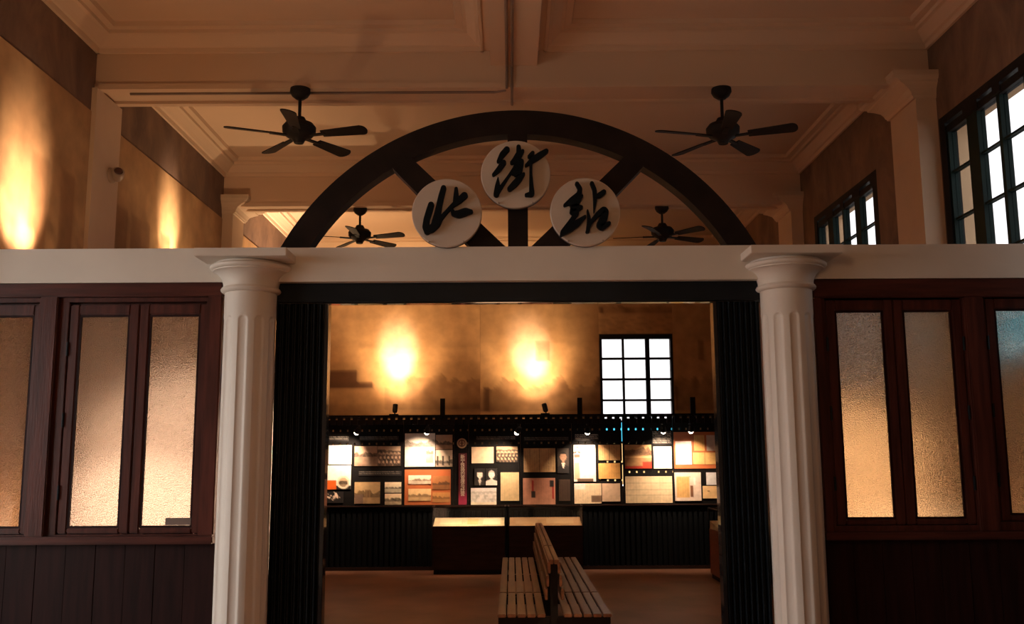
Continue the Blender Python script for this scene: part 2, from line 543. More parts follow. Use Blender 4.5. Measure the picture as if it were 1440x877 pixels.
def casement(name, x0, x1, z0, z1, leaves, gz0, gz1):
    """an inner frame with two hinged leaves, each with one tall pebbled pane"""
    w = thing(name, ((x0 + x1) / 2, PF, z0), kind='structure')
    fr = MB().box(x0, x1, PF + 0.01, PB, gz1 + 0.075, z1).box(x0, x1, PF + 0.01, PB, z0, gz0 - 0.035)
    lx0, lx1 = leaves[0][0] - 0.055, leaves[-1][1] + 0.055
    if lx0 - x0 > 0.006: fr.box(x0, lx0 - 0.003, PF + 0.01, PB, gz0 - 0.035, gz1 + 0.075)
    if x1 - lx1 > 0.006: fr.box(lx1 + 0.003, x1, PF + 0.01, PB, gz0 - 0.035, gz1 + 0.075)
    ys0, ys1 = PF + 0.063, PB - 0.002
    fr.box(x0, x1, ys0, ys1, gz1 + 0.015, gz1 + 0.078).box(x0, x1, ys0, ys1, gz0 - 0.038, gz0 - 0.012)
    fr.box(x0, leaves[0][0] - 0.015, ys0, ys1, gz0 - 0.012, gz1 + 0.015).box(leaves[-1][1] + 0.015, x1, ys0, ys1, gz0 - 0.012, gz1 + 0.015)
    for i in range(len(leaves) - 1):
        fr.box(leaves[i][1] + 0.02, leaves[i + 1][0] - 0.02, ys0, ys1, gz0 - 0.012, gz1 + 0.015)
    fr.build('window_frame', M['wood'], w, bevel=0.003)
    for i, (a, b) in enumerate(leaves):
        sa = a - 0.055 if i == 0 else (leaves[i - 1][1] + a) / 2 + 0.002
        sb = b + 0.055 if i == len(leaves) - 1 else (b + leaves[i + 1][0]) / 2 - 0.002
        s = MB().box(sa, a, PF + 0.015, PF + 0.06, gz0 - 0.03, gz1 + 0.06).box(b, sb, PF + 0.015, PF + 0.06, gz0 - 0.03, gz1 + 0.06)
        s.box(a, b, PF + 0.015, PF + 0.06, gz1, gz1 + 0.06).box(a, b, PF + 0.015, PF + 0.06, gz0 - 0.03, gz0)
        sh = s.build('sash', M['wood'], w, bevel=0.006)
        box('glass', (a - 0.003, b + 0.003, PF + 0.035, PF + 0.041, gz0 - 0.003, gz1 + 0.003), M['frosted'], sh)
        bd = MB()
        bd.box(a, a + 0.012, PF + 0.022, PF + 0.034, gz0, gz1).box(b - 0.012, b, PF + 0.022, PF + 0.034, gz0, gz1)
        bd.box(a + 0.012, b - 0.012, PF + 0.022, PF + 0.034, gz0, gz0 + 0.012).box(a + 0.012, b - 0.012, PF + 0.022, PF + 0.034, gz1 - 0.012, gz1)
        bd.build('glazing_bead', M['wood_dark'], sh)
        for hz in (gz0 + 0.2, (gz0 + gz1) / 2, gz1 - 0.2):
            hx = sa if i == 0 else sb
            MB().tube((hx, PF + 0.008, hz - 0.04), (hx, PF + 0.008, hz + 0.04), 0.007, 8).build('hinge', M['black'], sh)
    return w
casement('window_4', -2.637, -1.77, 1.165, 2.53, [(-2.522, -2.227), (-2.113, -1.815)], 1.208, 2.428)
casement('window_5', XL, -2.745, 1.165, 2.53, [(-3.10, -2.785)], 1.208, 2.428)
casement('window_6', 1.815, 2.645, 1.165, 2.50, [(1.897, 2.182), (2.294, 2.582)], 1.232, 2.430)
casement('window_7', 2.755, XR, 1.165, 2.50, [(2.832, 3.14)], 1.25, 2.435)
# small plate on the lower corner of one pane
box('sill_plate', (-1.965, -1.82, PF + 0.020, PF + 0.034, 1.222, 1.262), M['conduit'],
    label='small dull plate at the lower corner of the frosted pane beside the left column', cat='plate')

# ------------------------------------------------------------------ lintel beam, columns
lint = MB().box(XL, XR, PF - 0.02, PB + 0.08, 2.612, 2.815)
lint.build('lintel_beam', M['white'], label='long white painted lintel beam carried across the room on the two columns', cat='beam')

def column(x, label):
    c = thing('fluted_column', (x, 5.5, 0), label, 'column', 'fluted white columns beside the gateway')
    bm = bmesh.new()
    SEG, R, NF = 160, 0.149, 10
    ztop, fz0, fz1, hw = 2.545, 0.32, 2.40, math.radians(9.8)
    zs = [0.22, 0.26, 0.30] + [fz0 + 0.03 * k / 6 for k in range(0, 7)] + [0.6, 1.0, 1.4, 1.8, 2.1, 2.3] + [fz1 - 0.035 + 0.035 * k / 8 for k in range(9)] + [2.42, 2.48, ztop]
    rings = []
    for z in zs:
        r0 = R * (1.0 - 0.004 * (z - 0.3))
        ring = []
        for k in range(SEG):
            t = 2 * PI * k / SEG
            ph = (t + math.radians(90 + 0.5 + 18) ) % (2 * PI / NF)
            ph = ph - PI / NF
            e = 0.0
            d = min(z - fz0, fz1 - z)
            if 0 <= d:
                s = hw * (math.sqrt(max(0, 1 - (1 - min(1, d / 0.026)) ** 2)))
                if s > 1e-4 and abs(ph) < s:
                    e = 0.009 * math.sqrt(max(0, 1 - (ph / s) ** 2)) * (s / hw)
            r = r0 - e
            ring.append(bm.verts.new((x + r * math.cos(t), 5.5 + r * math.sin(t), z)))
        rings.append(ring)
    for a, b in zip(rings[:-1], rings[1:]):
        for k in range(SEG):
            bm.faces.new((a[k], a[(k + 1) % SEG], b[(k + 1) % SEG], b[k]))
    bm.faces.new(rings[-1])
    bm.faces.new(list(reversed(rings[0])))
    mb = MB()
    mb.bm.free()
    mb.bm = bm
    mb.build('shaft', M['column'], c, smooth=True)
    T = Matrix.Translation((x, 5.5, 0))
    ech = [(0.149, 2.540), (0.160, 2.543), (0.170, 2.552), (0.172, 2.560), (0.166, 2.570), (0.158, 2.575), (0.158, 2.590), (0.163, 2.612), (0.175, 2.636),
           (0.194, 2.654), (0.208, 2.662), (0.218, 2.664), (0.219, 2.670), (0.230, 2.674), (0.237, 2.683), (0.237, 2.692), (0.228, 2.701), (0.205, 2.704), (0.205, 2.716), (0.0, 2.718)]
    MB().lathe(ech, 64, T).build('capital', M['column'], c, smooth=True)
    box('abacus', (x - 0.260, x + 0.260, 5.238, 5.70, 2.718, 2.764), M['column'], c, bevel=0.003)
    MB().lathe([(0.20, 0.08), (0.21, 0.10), (0.21, 0.14), (0.19, 0.16), (0.165, 0.17), (0.165, 0.185), (0.178, 0.19), (0.178, 0.215), (0.15, 0.22), (0, 0.221)], 64, T).build('base_moulding', M['column'], c, smooth=True)
    box('plinth', (x - 0.22, x + 0.22, 5.28, 5.72, 0.0, 0.08), M['column'], c)
    return c
column(-1.519, 'white fluted column at the left side of the dark gateway, brighter lit')
column(1.612, 'white fluted column at the right side of the dark gateway, in more shade')

# ------------------------------------------------------------------ folding steel gates and their head track
tr = thing('gate_head_track', (0.05, 5.6, 2.49), 'dark steel head track across the top of the gateway under the lintel', 'track')
box('fascia', (-1.40, 1.495, 5.54, 5.56, 2.50, 2.612), M['black'], tr, bevel=0.003)
box('channel', (-1.40, 1.495, 5.56, 5.66, 2.575, 2.611), M['black'], tr)
box('lip', (-1.40, 1.495, 5.56, 5.62, 2.493, 2.505), M['lacquer'], tr)
def gate(x0, x1, label):
    g = thing('folding_gate', ((x0 + x1) / 2, 5.6, 0), label, 'gate', 'folded steel gates at the gateway sides')
    n = 16
    dx = (x1 - x0) / n
    first = None
    for k in range(n):
        xc = x0 + (k + 0.5) * dx
        yo = 5.592 + (0.012 if k % 2 else -0.012)
        if first is None:
            pts = [(-dx * 0.46, 0.03), (-dx * 0.46, -0.01), (-dx * 0.2, -0.028), (dx * 0.2, -0.028), (dx * 0.46, -0.01), (dx * 0.46, 0.03)]
            first = MB().prism(pts, lambda u, v: Vector((xc + u, yo + v, 0.012)), lambda u, v: Vector((xc + u, yo + v, 2.492))).build('slat', M['black'], g)
            x_first, y_first = xc, yo
        else:
            copy_part(first, g, (xc - x_first, yo - y_first, 0))
    for z in (0.35, 1.3, 2.2):
        box('tie_bar', (x0, x1, 5.634, 5.648, z, z + 0.03), M['black'], g)
    box('bottom_rail', (x0, x1, 5.56, 5.63, 0.0, 0.012), M['black'], g)
    e = x1 if x0 < 0 else x0
    s = 1 if x0 < 0 else -1
    box('end_post', (min(e, e + s * 0.022), max(e, e + s * 0.022), 5.55, 5.64, 0.0, 2.492), M['lacquer'], g, bevel=0.003)
    return g
gate(-1.385, -1.095, 'black folding steel gate stacked beside the left column')
gate(1.215, 1.475, 'black folding steel gate stacked beside the right column')

# ------------------------------------------------------------------ fanlight arch
AC = (0.048, 2.063)
RO, RI = 1.595, 1.447
AY0, AY1 = 5.50, 5.61
ar = thing('fanlight_arch', (AC[0], 5.55, 2.815), 'dark wooden segmental arch with three spokes standing on the white lintel', 'arch')
zb = 2.816
def arc_band():
    mb = MB()
    to, ti = math.acos((zb - AC[1]) / RO), math.acos((zb - AC[1]) / RI)
    n = 72
    o = [(AC[0] + RO * math.sin(-to + 2 * to * k / n), AC[1] + RO * math.cos(-to + 2 * to * k / n)) for k in range(n + 1)]
    i = [(AC[0] + RI * math.sin(-ti + 2 * ti * k / n), AC[1] + RI * math.cos(-ti + 2 * ti * k / n)) for k in range(n + 1)]
    bm = mb.bm
    V = [[bm.verts.new((p[0], y, p[1])) for p in q] for q in (o, i) for y in (AY0, AY1)]
    of, ob, inf, inb = V
    for k in range(n):
        bm.faces.new((of[k], of[k + 1], inf[k + 1], inf[k]))
        bm.faces.new((ob[k], inb[k], inb[k + 1], ob[k + 1]))
        bm.faces.new((of[k], ob[k], ob[k + 1], of[k + 1]))
        bm.faces.new((inf[k], inf[k + 1], inb[k + 1], inb[k]))
    bm.faces.new((of[0], inf[0], inb[0], ob[0]))
    bm.faces.new((of[n], ob[n], inb[n], inf[n]))
    return mb
arc_band().build('rim', M['arch'], ar)
YA = lambda y: (lambda u, v: Vector((u, y, v)))
def spoke(pts):
    MB().prism(pts, YA(AY0 + 0.0004), YA(AY1 - 0.006)).build('spoke', M['arch'], ar)
spoke([(-0.013, zb), (0.105, zb), (0.105, 3.520), (-0.013, 3.520)])
spoke([(-0.235, zb), (-0.025, zb), (-0.61, 3.385), (-0.70, 3.30)])
spoke([(0.121, zb), (0.331, zb), (0.796, 3.30), (0.706, 3.385)])

# ------------------------------------------------------------------ three sign discs with brush lettering
S_BEI = [[(262,430,32),(242,500,34),(216,590,33),(206,680,36),(222,725,30)],
         [(215,722,28),(270,690,42),(325,640,40),(365,580,24),(430,505,19),(495,435,22),(560,385,32),(618,330,36)],
         [(395,245,28),(372,330,31),(350,430,32),(332,530,36),(312,620,42),(285,680,32)],
         [(530,255,18),(530,320,27),(527,400,32)],
         [(480,478,14),(505,530,30),(560,535,42),(635,508,42),(688,508,22)]]
S_JIE = [[(382,165,33),(330,225,33),(282,305,17)],
         [(342,322,32),(290,400,30),(228,462,17)],
         [(280,500,7),(276,590,30),(260,690,32)],
         [(258,700,22),(320,600,20),(400,480,13),(470,380,18)],
         [(515,138,25),(520,215,33),(485,285,38),(437,322,20)],
         [(562,185,18),(490,280,42),(520,335,50),(495,400,52),(450,452,17)],
         [(545,310,30),(510,420,48),(480,462,22)],
         [(572,455,15),(522,510,34),(470,570,36),(412,628,28)],
         [(830,190,26),(760,235,34),(680,288,32),(598,356,14)],
         [(675,212,22),(634,252,18)],
         [(655,320,17),(652,450,17),(656,580,24),(662,692,32),(598,702,18)]]
S_ZHAN = [[(352,182,22),(385,240,25),(372,300,30),(292,370,35),(220,418,18)],
          [(402,318,16),(340,375,44),(310,440,42),(388,442,22)],
          [(392,442,20),(300,485,44),(335,505,26)],
          [(345,508,25),(270,610,24),(192,720,30),(165,765,7)],
          [(432,545,14),(345,620,38),(252,692,30),(188,735,20)],
          [(512,178,20),(540,250,22),(545,350,21),(530,500,5)],
          [(640,275,24),(590,312,28),(556,325,16)],
          [(460,478,8),(476,570,20),(460,705,20)],
          [(450,712,15),(500,600,18),(570,520,26),(635,472,34),(660,492,28),(632,570,42),(588,640,38),(612,668,32),(688,622,20)]]
def disc(x, z, strokes, ctr, rad, label):
    R = 0.205
    y = 5.43
    t = thing('sign_disc', (x, y + 0.05, z - R), label, 'sign', 'round lettered discs on the arch')
    T = Matrix.Translation((x, y, z)) @ Matrix.Rotation(PI / 2, 4, 'X')
    MB().lathe([(0, 0.004), (R - 0.004, 0.004), (R, 0.0), (R, -0.018), (0, -0.018)], 72, T).build('face', M['disc'], t, smooth=True)
    MB().lathe([(R - 0.002, -0.0181), (R - 0.002, -0.05), (0, -0.05)][::-1] , 72, T).build('rim', M['disc_edge'], t)
    for sx in (-0.06, 0.06):
        MB().tube((x + sx, y + 0.045, z), (x + sx, 5.4998, z), 0.012).build('fixing', M['black'], t)
    kk = R / rad
    for si, st in enumerate(strokes):
        # dense resampling of the brush path
        P = []
        for a, b in zip(st[:-1], st[1:]):
            for q in range(8):
                f = q / 8
                P.append([a[i] + (b[i] - a[i]) * f for i in range(3)])
        P.append(list(st[-1]))
        for _ in range(2):
            P = [P[0]] + [[(P[i - 1][c] + 2 * P[i][c] + P[i + 1][c]) / 4 for c in range(3)] for i in range(1, len(P) - 1)] + [P[-1]]
        P = [((p[0] - ctr[0]) * kk + x, -(p[1] - ctr[1]) * kk + z, p[2] * kk) for p in P]
        yf = y - 0.040 - 0.0006 * si
        mb = MB()
        outl, outr = [], []
        n = len(P)
        for i in range(n):
            a, b = P[max(0, i - 1)], P[min(n - 1, i + 1)]
            d = Vector((b[0] - a[0], b[1] - a[1]))
            d = d.normalized() if d.length > 1e-9 else Vector((1, 0))
            nn = Vector((-d.y, d.x)) * P[i][2]
            outl.append((P[i][0] + nn.x, P[i][1] + nn.y))
            outr.append((P[i][0] - nn.x, P[i][1] - nn.y))
        bm = mb.bm
        vf = [[bm.verts.new((q[0], yy, q[1])) for q in ln] for ln in (outl, outr) for yy in (yf, y - 0.012)]
        lf, lb, rf, rb = vf
        for i in range(n - 1):
            for quad in ((lf[i], lf[i + 1], rf[i + 1], rf[i]), (lb[i], rb[i], rb[i + 1], lb[i + 1]), (lf[i], lb[i], lb[i + 1], lf[i + 1]), (rf[i], rf[i + 1], rb[i + 1], rb[i])):
                bm.faces.new(quad)
        bm.faces.new((lf[0], rf[0], rb[0], lb[0])); bm.faces.new((lf[-1], lb[-1], rb[-1], rf[-1]))
        for end in (0, -1):                       # rounded brush ends
            px, pz, w = P[end]
            ring = [(px + w * math.cos(2 * PI * q / 14), pz + w * math.sin(2 * PI * q / 14)) for q in range(14)]
            mb.prism(ring, YA(yf - 0.0003), YA(y - 0.012))
        mb.build('stroke', M['ink'], t)
    for sx in (-0.10, 0.10):
        MB().tube((x + sx, y - 0.02, z - R * 0.86), (x + sx, y + 0.0, z - R * 0.86), 0.005, 8).build('screw', M['device'], t)
    return t
kx = 5.43 / 5.5
disc(-0.375 * kx, 1.6 + 1.426 * kx, S_BEI, (427, 503), 376, 'left cream disc on the arch with the black brush character for north')
disc(0.034 * kx, 1.6 + 1.659 * kx, S_JIE, (480, 440), 397, 'topmost cream disc on the arch with the black brush character for street')
disc(0.445 * kx, 1.6 + 1.427 * kx, S_ZHAN, (440, 478), 378, 'right cream disc on the arch with the black brush character for station')

# ------------------------------------------------------------------ ceiling fans
def fan(x, y, ztop, zc, ang, label, droop=0.0):
    f = thing('ceiling_fan', (x, y, ztop), label, 'ceiling fan', 'ceiling fans under the cross beams')
    T = Matrix.Translation((x, y, 0))
    MB().lathe([(0.075, ztop), (0.078, ztop - 0.03), (0.062, ztop - 0.06), (0.03, ztop - 0.085), (0, ztop - 0.085)][::-1], 28, T).build('canopy', M['fan'], f, smooth=True)
    MB().tube((x, y, zc + 0.07), (x, y, ztop - 0.07), 0.013).build('downrod', M['fan'], f)
    MB().lathe([(0.0, zc - 0.105), (0.035, zc - 0.105), (0.045, zc - 0.085), (0.055, zc - 0.07), (0.10, zc - 0.05), (0.125, zc - 0.02), (0.128, zc + 0.02), (0.105, zc + 0.05), (0.06, zc + 0.062), (0.04, zc + 0.10), (0, zc + 0.10)], 36, T).build('motor_housing', M['fan'], f, smooth=True)
    bl0 = ir0 = None
    for k in range(5):
        a = math.radians(ang + 72 * k)
        if bl0 is None:
            out = []
            for q in range(0, 9):
                t = q / 8
                out.append((0.19 + 0.32 * t, 0.040 + 0.020 * t))
            tip = [(0.51 + 0.045 * math.sin(PI * q / 10), 0.060 * math.cos(PI * q / 10)) for q in range(1, 10)]
            poly = out + tip + [(p[0], -p[1]) for p in reversed(out)]
            tilt = math.radians(-13)
            zz = zc - 0.045
            f0 = lambda u, v: Vector((x + u, y + v * math.cos(tilt), zz + v * math.sin(tilt) - 0.004))
            f1 = lambda u, v: Vector((x + u, y + v * math.cos(tilt), zz + v * math.sin(tilt) + 0.004))
            bl0 = MB().prism(poly, f0, f1).build('blade', M['blade'], f)
            ir0 = MB().beam((x + 0.09, y, zc - 0.05), (x + 0.22, y, zc - 0.047), 0.035, 0.012).build('blade_iron', M['fan'], bl0)
            bl0.rotation_euler = (0, 0, a)
        else:
            b = copy_part(bl0, f, (0, 0, 0), (0, 0, a))
            copy_part(ir0, b, (0, 0, 0))
    return f
fan(-1.61, 7.00, 4.40, 4.07, 58, 'nearer ceiling fan left of the arch, black with five blades')
fan(1.64, 7.04, 4.40, 4.06, 50, 'nearer ceiling fan right of the arch, black with five blades')
fan(-1.69, 10.45, 4.37, 4.065, 52, 'farther ceiling fan seen through the left part of the arch')
fan(1.71, 10.45, 4.37, 4.07, 26, 'farther ceiling fan seen through the right part of the arch')

# conduits on the ceiling
def pipe(name, pts, r, label):
    mb = MB()
    for a, b in zip(pts[:-1], pts[1:]):
        mb.tube(a, b, r, 10)
    return mb.build(name, M['conduit'], label=label, cat='conduit')
pipe('conduit_pipe', [(-2.95, 7.08, 4.398), (-0.12, 7.08, 4.398), (-0.03, 7.04, 4.398)], 0.011, 'thin conduit running along the underside of the front cross beam, left half')
pipe('conduit_pipe', [(-0.020, YB, 4.568), (-0.020, 6.985, 4.568), (-0.020, 6.985, 4.39)], 0.011, 'left of two thin conduits along the long ceiling beam above the arch')
pipe('conduit_pipe', [(0.020, YB, 4.568), (0.020, 6.985, 4.568), (0.020, 6.985, 4.39), (0.020, 7.33, 4.39)], 0.011, 'right of two thin conduits along the long ceiling beam above the arch')

# small dome camera on the left pilaster
CX, CY_, CZ_ = -3.15, 7.27, 3.80
sc_ = thing('security_camera', (CX, CY_, CZ_ - 0.06), 'small pale security camera fixed on the left pilaster above the partition', 'camera')
MB().lathe([(0.0, 0), (0.060, 0.0), (0.060, 0.02), (0.045, 0.032), (0, 0.032)], 24, Matrix.Translation((CX, CY_, CZ_)) @ Matrix.Rotation(PI / 2, 4, 'Y')).build('mount', M['device'], sc_, smooth=True)
T = Matrix.Translation((CX + 0.055, CY_, CZ_)) @ Matrix.Rotation(math.radians(62), 4, 'X') @ Matrix.Rotation(math.radians(28), 4, 'Y')
MB().lathe([(0.0, -0.03), (0.040, -0.03), (0.050, 0.0), (0.046, 0.05), (0.038, 0.055), (0, 0.055)], 24, T).build('housing', M['device'], sc_, smooth=True)
MB().lathe([(0.0, 0.0555), (0.034, 0.0555), (0.028, 0.066), (0, 0.070)], 20, T).build('lens', M['lens'], sc_, smooth=True)

# ------------------------------------------------------------------ printed surfaces (flat print painted as colours of a fine grid)
def srgb(c):
    c = np.asarray(c, float) / 255.0
    return np.where(c <= 0.04045, c / 12.92, ((c + 0.055) / 1.055) ** 2.4)
CREAM, PAPER, WHITE = srgb((222, 200, 165)), srgb((205, 178, 138)), srgb((238, 232, 222))
SEPIA_D, SEPIA_M, SEPIA_L = srgb((36, 26, 20)), srgb((110, 84, 60)), srgb((188, 160, 128))
DARK = srgb((26, 24, 26))

def smooth_noise(h, w, n):
    a = RNG.random((max(2, h // n + 2), max(2, w // n + 2)))
    yi = np.linspace(0, a.shape[0] - 1.001, h); xi = np.linspace(0, a.shape[1] - 1.001, w)
    y0, x0 = yi.astype(int), xi.astype(int)
    fy, fx = (yi - y0)[:, None], (xi - x0)[None, :]
    return (a[y0][:, x0] * (1 - fy) * (1 - fx) + a[y0 + 1][:, x0] * fy * (1 - fx) + a[y0][:, x0 + 1] * (1 - fy) * fx + a[y0 + 1][:, x0 + 1] * fy * fx)
def mixc(a, b, t):
    return np.asarray(a) * (1 - t[..., None]) + np.asarray(b) * t[..., None]
def p_plain(h, w, c=WHITE):
    return mixc(c * 0.94, c, smooth_noise(h, w, 6))
def p_land(h, w, lo=SEPIA_D, hi=SEPIA_L, hor=0.5, tree=0.25):
    """an old landscape photograph: pale sky, dark tree line, mid-toned ground"""
    y = np.linspace(0, 1, h)[:, None] * np.ones((1, w))
    edge = hor - tree * smooth_noise(1, w, max(2, w // 9))[0][None, :]
    a = mixc(lo, hi, np.clip(0.55 + 0.3 * smooth_noise(h, w, 4) - 0.2 * y, 0, 1))
    sky = mixc(hi * 0.9, hi, 1 - y)
    a[y < edge] = sky[y < edge]
    band = (y >= edge) & (y < hor + 0.10)
    d = mixc(lo, (lo + hi) * 0.35, smooth_noise(h, w, 2))
    a[band] = d[band]
    return a
def p_crowd(h, w, lo=SEPIA_D, hi=SEPIA_L):
    a = p_land(h, w, lo, hi, 0.25, 0.1)
    yy, xx = np.mgrid[0:h, 0:w]
    for r in range(3):
        for k in range(6):
            cx, cy = (k + 0.5 + 0.3 * (r % 2)) * w / 6, h * (0.35 + 0.22 * r)
            body = ((xx - cx) / (w / 13)) ** 2 + ((yy - cy - h * 0.16) / (h * 0.16)) ** 2 < 1
            a[body] = lo * RNG.uniform(0.7, 3.0)
            a[((xx - cx) / (w / 24)) ** 2 + ((yy - cy) / (h * 0.065)) ** 2 < 1] = hi * 0.9
    return a
def p_doc(h, w, c=PAPER, ink=0.6, fold=True, vertical=True):
    a = mixc(c * 0.9, c, smooth_noise(h, w, 5))
    if vertical:
        for x in range(2, w - 3, 4):
            s = RNG.random(h) < 0.8
            s[:2] = False; s[-2:] = False
            k_ = 1 - ink * RNG.uniform(0.4, 1)
            a[s, x] *= k_
            a[s, x + 1] *= 0.5 + 0.5 * k_
    else:
        for y in range(2, h - 2, 3):
            s = RNG.random(w) < 0.7
            s[:2] = False; s[-2:] = False
            a[y, s] *= 1 - ink * RNG.uniform(0.5, 1)
    if fold: a[:, w // 2] *= 0.35
    return a
def p_portrait(h, w, bg, face, coat, cx=0.5, cy=0.38, s=0.2):
    yy, xx = np.mgrid[0:h, 0:w]
    u, v = xx / w, yy / h
    k = h / w
    a = np.ones((h, w, 3)) * bg
    a *= (0.85 + 0.3 * smooth_noise(h, w, 4))[..., None]
    a[((u - cx) / (s * 2.1 * k)) ** 2 + ((v - 1.02) / (0.36)) ** 2 < 1] = coat
    a[(np.abs(u - cx) < s * 0.25 * k) & (v > cy + s) & (v < cy + 2.0 * s)] = face * 0.9
    a[(np.abs(u - cx) < (v - cy - 1.35 * s) * 0.0 + s * 0.42 * k * np.clip((cy + 3.0 * s - v) / (1.5 * s), 0, 1)) & (v > cy + 1.5 * s)] = srgb((225, 215, 205))
    a[((u - cx) / (s * 0.78 * k)) ** 2 + ((v - cy) / s) ** 2 < 1] = face
    a[(((u - cx) / (s * 0.86 * k)) ** 2 + ((v - cy + s * 0.12) / (s * 1.06)) ** 2 < 1) & (v < cy - s * 0.62)] = coat * 0.6
    for e in (-1, 1):
        a[((u - cx - e * s * 0.33 * k) / (s * 0.16 * k)) ** 2 + ((v - cy + s * 0.02) / (s * 0.10)) ** 2 < 1] *= 0.62
    a[(np.abs(u - cx) < s * 0.22 * k) & (np.abs(v - cy - s * 0.52) < s * 0.07)] *= 0.5
    return a
def p_map(h, w, c=CREAM):
    a = mixc(c * 0.92, c, smooth_noise(h, w, 8))
    for f in (0.25, 0.5, 0.72): a[int(h * f), :] *= 0.62
    for x in range(3, w - 2, 5): a[:, x] *= RNG.uniform(0.82, 0.97)
    a[: int(h * 0.12)] *= 0.9
    a[int(h * 0.5):, int(w * 0.72):] *= 1.06
    return a
def p_caption(h, w, light_=0.5):
    a = np.ones((h, w, 3)) * DARK * 0.9
    n = max(1, h // 3)
    for i in range(n):
        s = RNG.random(w) < 0.72
        s[:1] = False; s[-1:] = False
        a[min(h - 1, 1 + 3 * i), s] = srgb((190, 180, 170)) * light_
    return a
def rect(a, u0, v0, u1, v1, c):
    h, w = a.shape[:2]
    a[int(round(v0 * h)):max(int(round(v0 * h)) + 1, int(round(v1 * h))), int(round(u0 * w)):max(int(round(u0 * w)) + 1, int(round(u1 * w)))] = c
    return a
def blit(a, u0, v0, u1, v1, fn, **kw):
    h, w = a.shape[:2]
    y0, y1, x0, x1 = int(v0 * h), int(v1 * h), int(u0 * w), int(u1 * w)
    a[y0:y1, x0:x1] = fn(y1 - y0, x1 - x0, **kw)
    return a

CELL = 0.0085
def printed(name, x0, z0, x1, z1, yb, th, paint, material=None, parent=None, cell=CELL, plane='Y', **props):
    """a thin sheet whose front is a colour grid; plane Y faces -y, plane X faces +x (x0, x1 run along y)"""
    w, h = max(4, int(round((x1 - x0) / cell))), max(4, int(round((z1 - z0) / cell)))
    arr = np.clip(paint(h, w), 0, 0.9)
    xs, zs = np.linspace(x0, x1, w + 1), np.linspace(z1, z0, h + 1)
    org = np.array([(x0 + x1) / 2, yb, z0]) if plane == 'Y' else np.array([yb, (x0 + x1) / 2, z0])
    if parent is not None: org = np.array(ORG[parent.name])
    gx, gz = np.meshgrid(xs, zs)
    if plane == 'Y':
        front = np.stack([gx, np.full_like(gx, yb - th), gz], -1).reshape(-1, 3)
        back = np.array([[x0, yb, z1], [x1, yb, z1], [x1, yb, z0], [x0, yb, z0]])
    else:
        front = np.stack([np.full_like(gx, yb + th), gx, gz], -1).reshape(-1, 3)
        back = np.array([[yb, x0, z1], [yb, x1, z1], [yb, x1, z0], [yb, x0, z0]])
    verts = np.concatenate([front, back]) - org
    faces = []
    W = w + 1
    for j in range(h):
        for i in range(w):
            a = j * W + i
            faces.append((a, a + W, a + W + 1, a + 1))
    nb = W * (h + 1)
    tl, trr, br, bl = 0, w, h * W + w, h * W
    top = list(range(tl, trr + 1)); rgt = list(range(trr, br + 1, W)); bot = list(range(br, bl - 1, -1)); lft = list(range(bl, tl - 1, -W))
    faces += [tuple(top + [nb + 1, nb]), tuple(rgt + [nb + 2, nb + 1]), tuple(bot + [nb + 3, nb + 2]), tuple(lft + [nb, nb + 3]), (nb, nb + 1, nb + 2, nb + 3)]
    me = bpy.data.meshes.new(name)
    me.from_pydata(verts.tolist(), [], faces)
    at = me.color_attributes.new('ink', 'FLOAT_COLOR', 'POINT')
    pad = np.pad(arr, ((0, 1), (0, 1), (0, 0)), mode='edge')
    pad2 = np.pad(arr, ((1, 0), (1, 0), (0, 0)), mode='edge')
    vc = ((pad + pad2) / 2).reshape(-1, 3) * 0.5 + pad.reshape(-1, 3) * 0.5
    vc = np.concatenate([vc, np.tile(arr.mean((0, 1)), (4, 1))])
    at.data.foreach_set('color', np.concatenate([vc, np.ones((len(vc), 1))], 1).astype(np.float32).ravel())
    me.materials.append(material or M['print'])
    me.update()
    o = bpy.data.objects.new(name, me)
    COL.objects.link(o)
    if parent is None: o.location = org
    else: o.parent = parent
    ORG[o.name] = Vector(org)
    return setp(o, **props)

# ------------------------------------------------------------------ wall murals
def p_farmural_left(h, w):
    c_hi, c_md, c_lo = srgb((190, 158, 118)), srgb((150, 116, 82)), srgb((96, 68, 48))
    y = np.linspace(0, 1, h)[:, None] * np.ones((1, w)); x = np.linspace(0, 1, w)[None, :] * np.ones((h, 1))
    a = mixc(c_md, c_hi, np.clip(0.35 + 0.8 * smooth_noise(h, w, 14) - 0.3 * y, 0, 1))
    a[(y > 0.30) & (y < 0.36)] *= 1.12                        # long pale roof line
    rect(a, 0.12, 0.40, 0.33, 0.46, c_lo)                      # carriage shed
    rect(a, 0.10, 0.46, 0.42, 0.49, c_lo * 0.8)
    sil = 0.50 - 0.05 * smooth_noise(1, w, 3)[0][None, :] - 0.04 * smooth_noise(1, w, 9)[0][None, :]
    a = np.where(((y > sil) & (y < 0.585) & (x > 0.48))[..., None], mixc(a, c_lo * 1.25, np.clip(0.25 + 0.6 * smooth_noise(h, w, 3), 0, 1)), a)
    a[(y > 0.56) & (y < 0.60)] *= 0.85
    tr = np.abs((y - 0.70) - 0.33 * (1 - x) + 0.26) % 0.07 < 0.016   # rails sweeping through the foreground
    a[tr & (y > 0.62)] *= 0.72
    a[(y > 0.72) & (x < 0.3)] *= 0.82
    return a
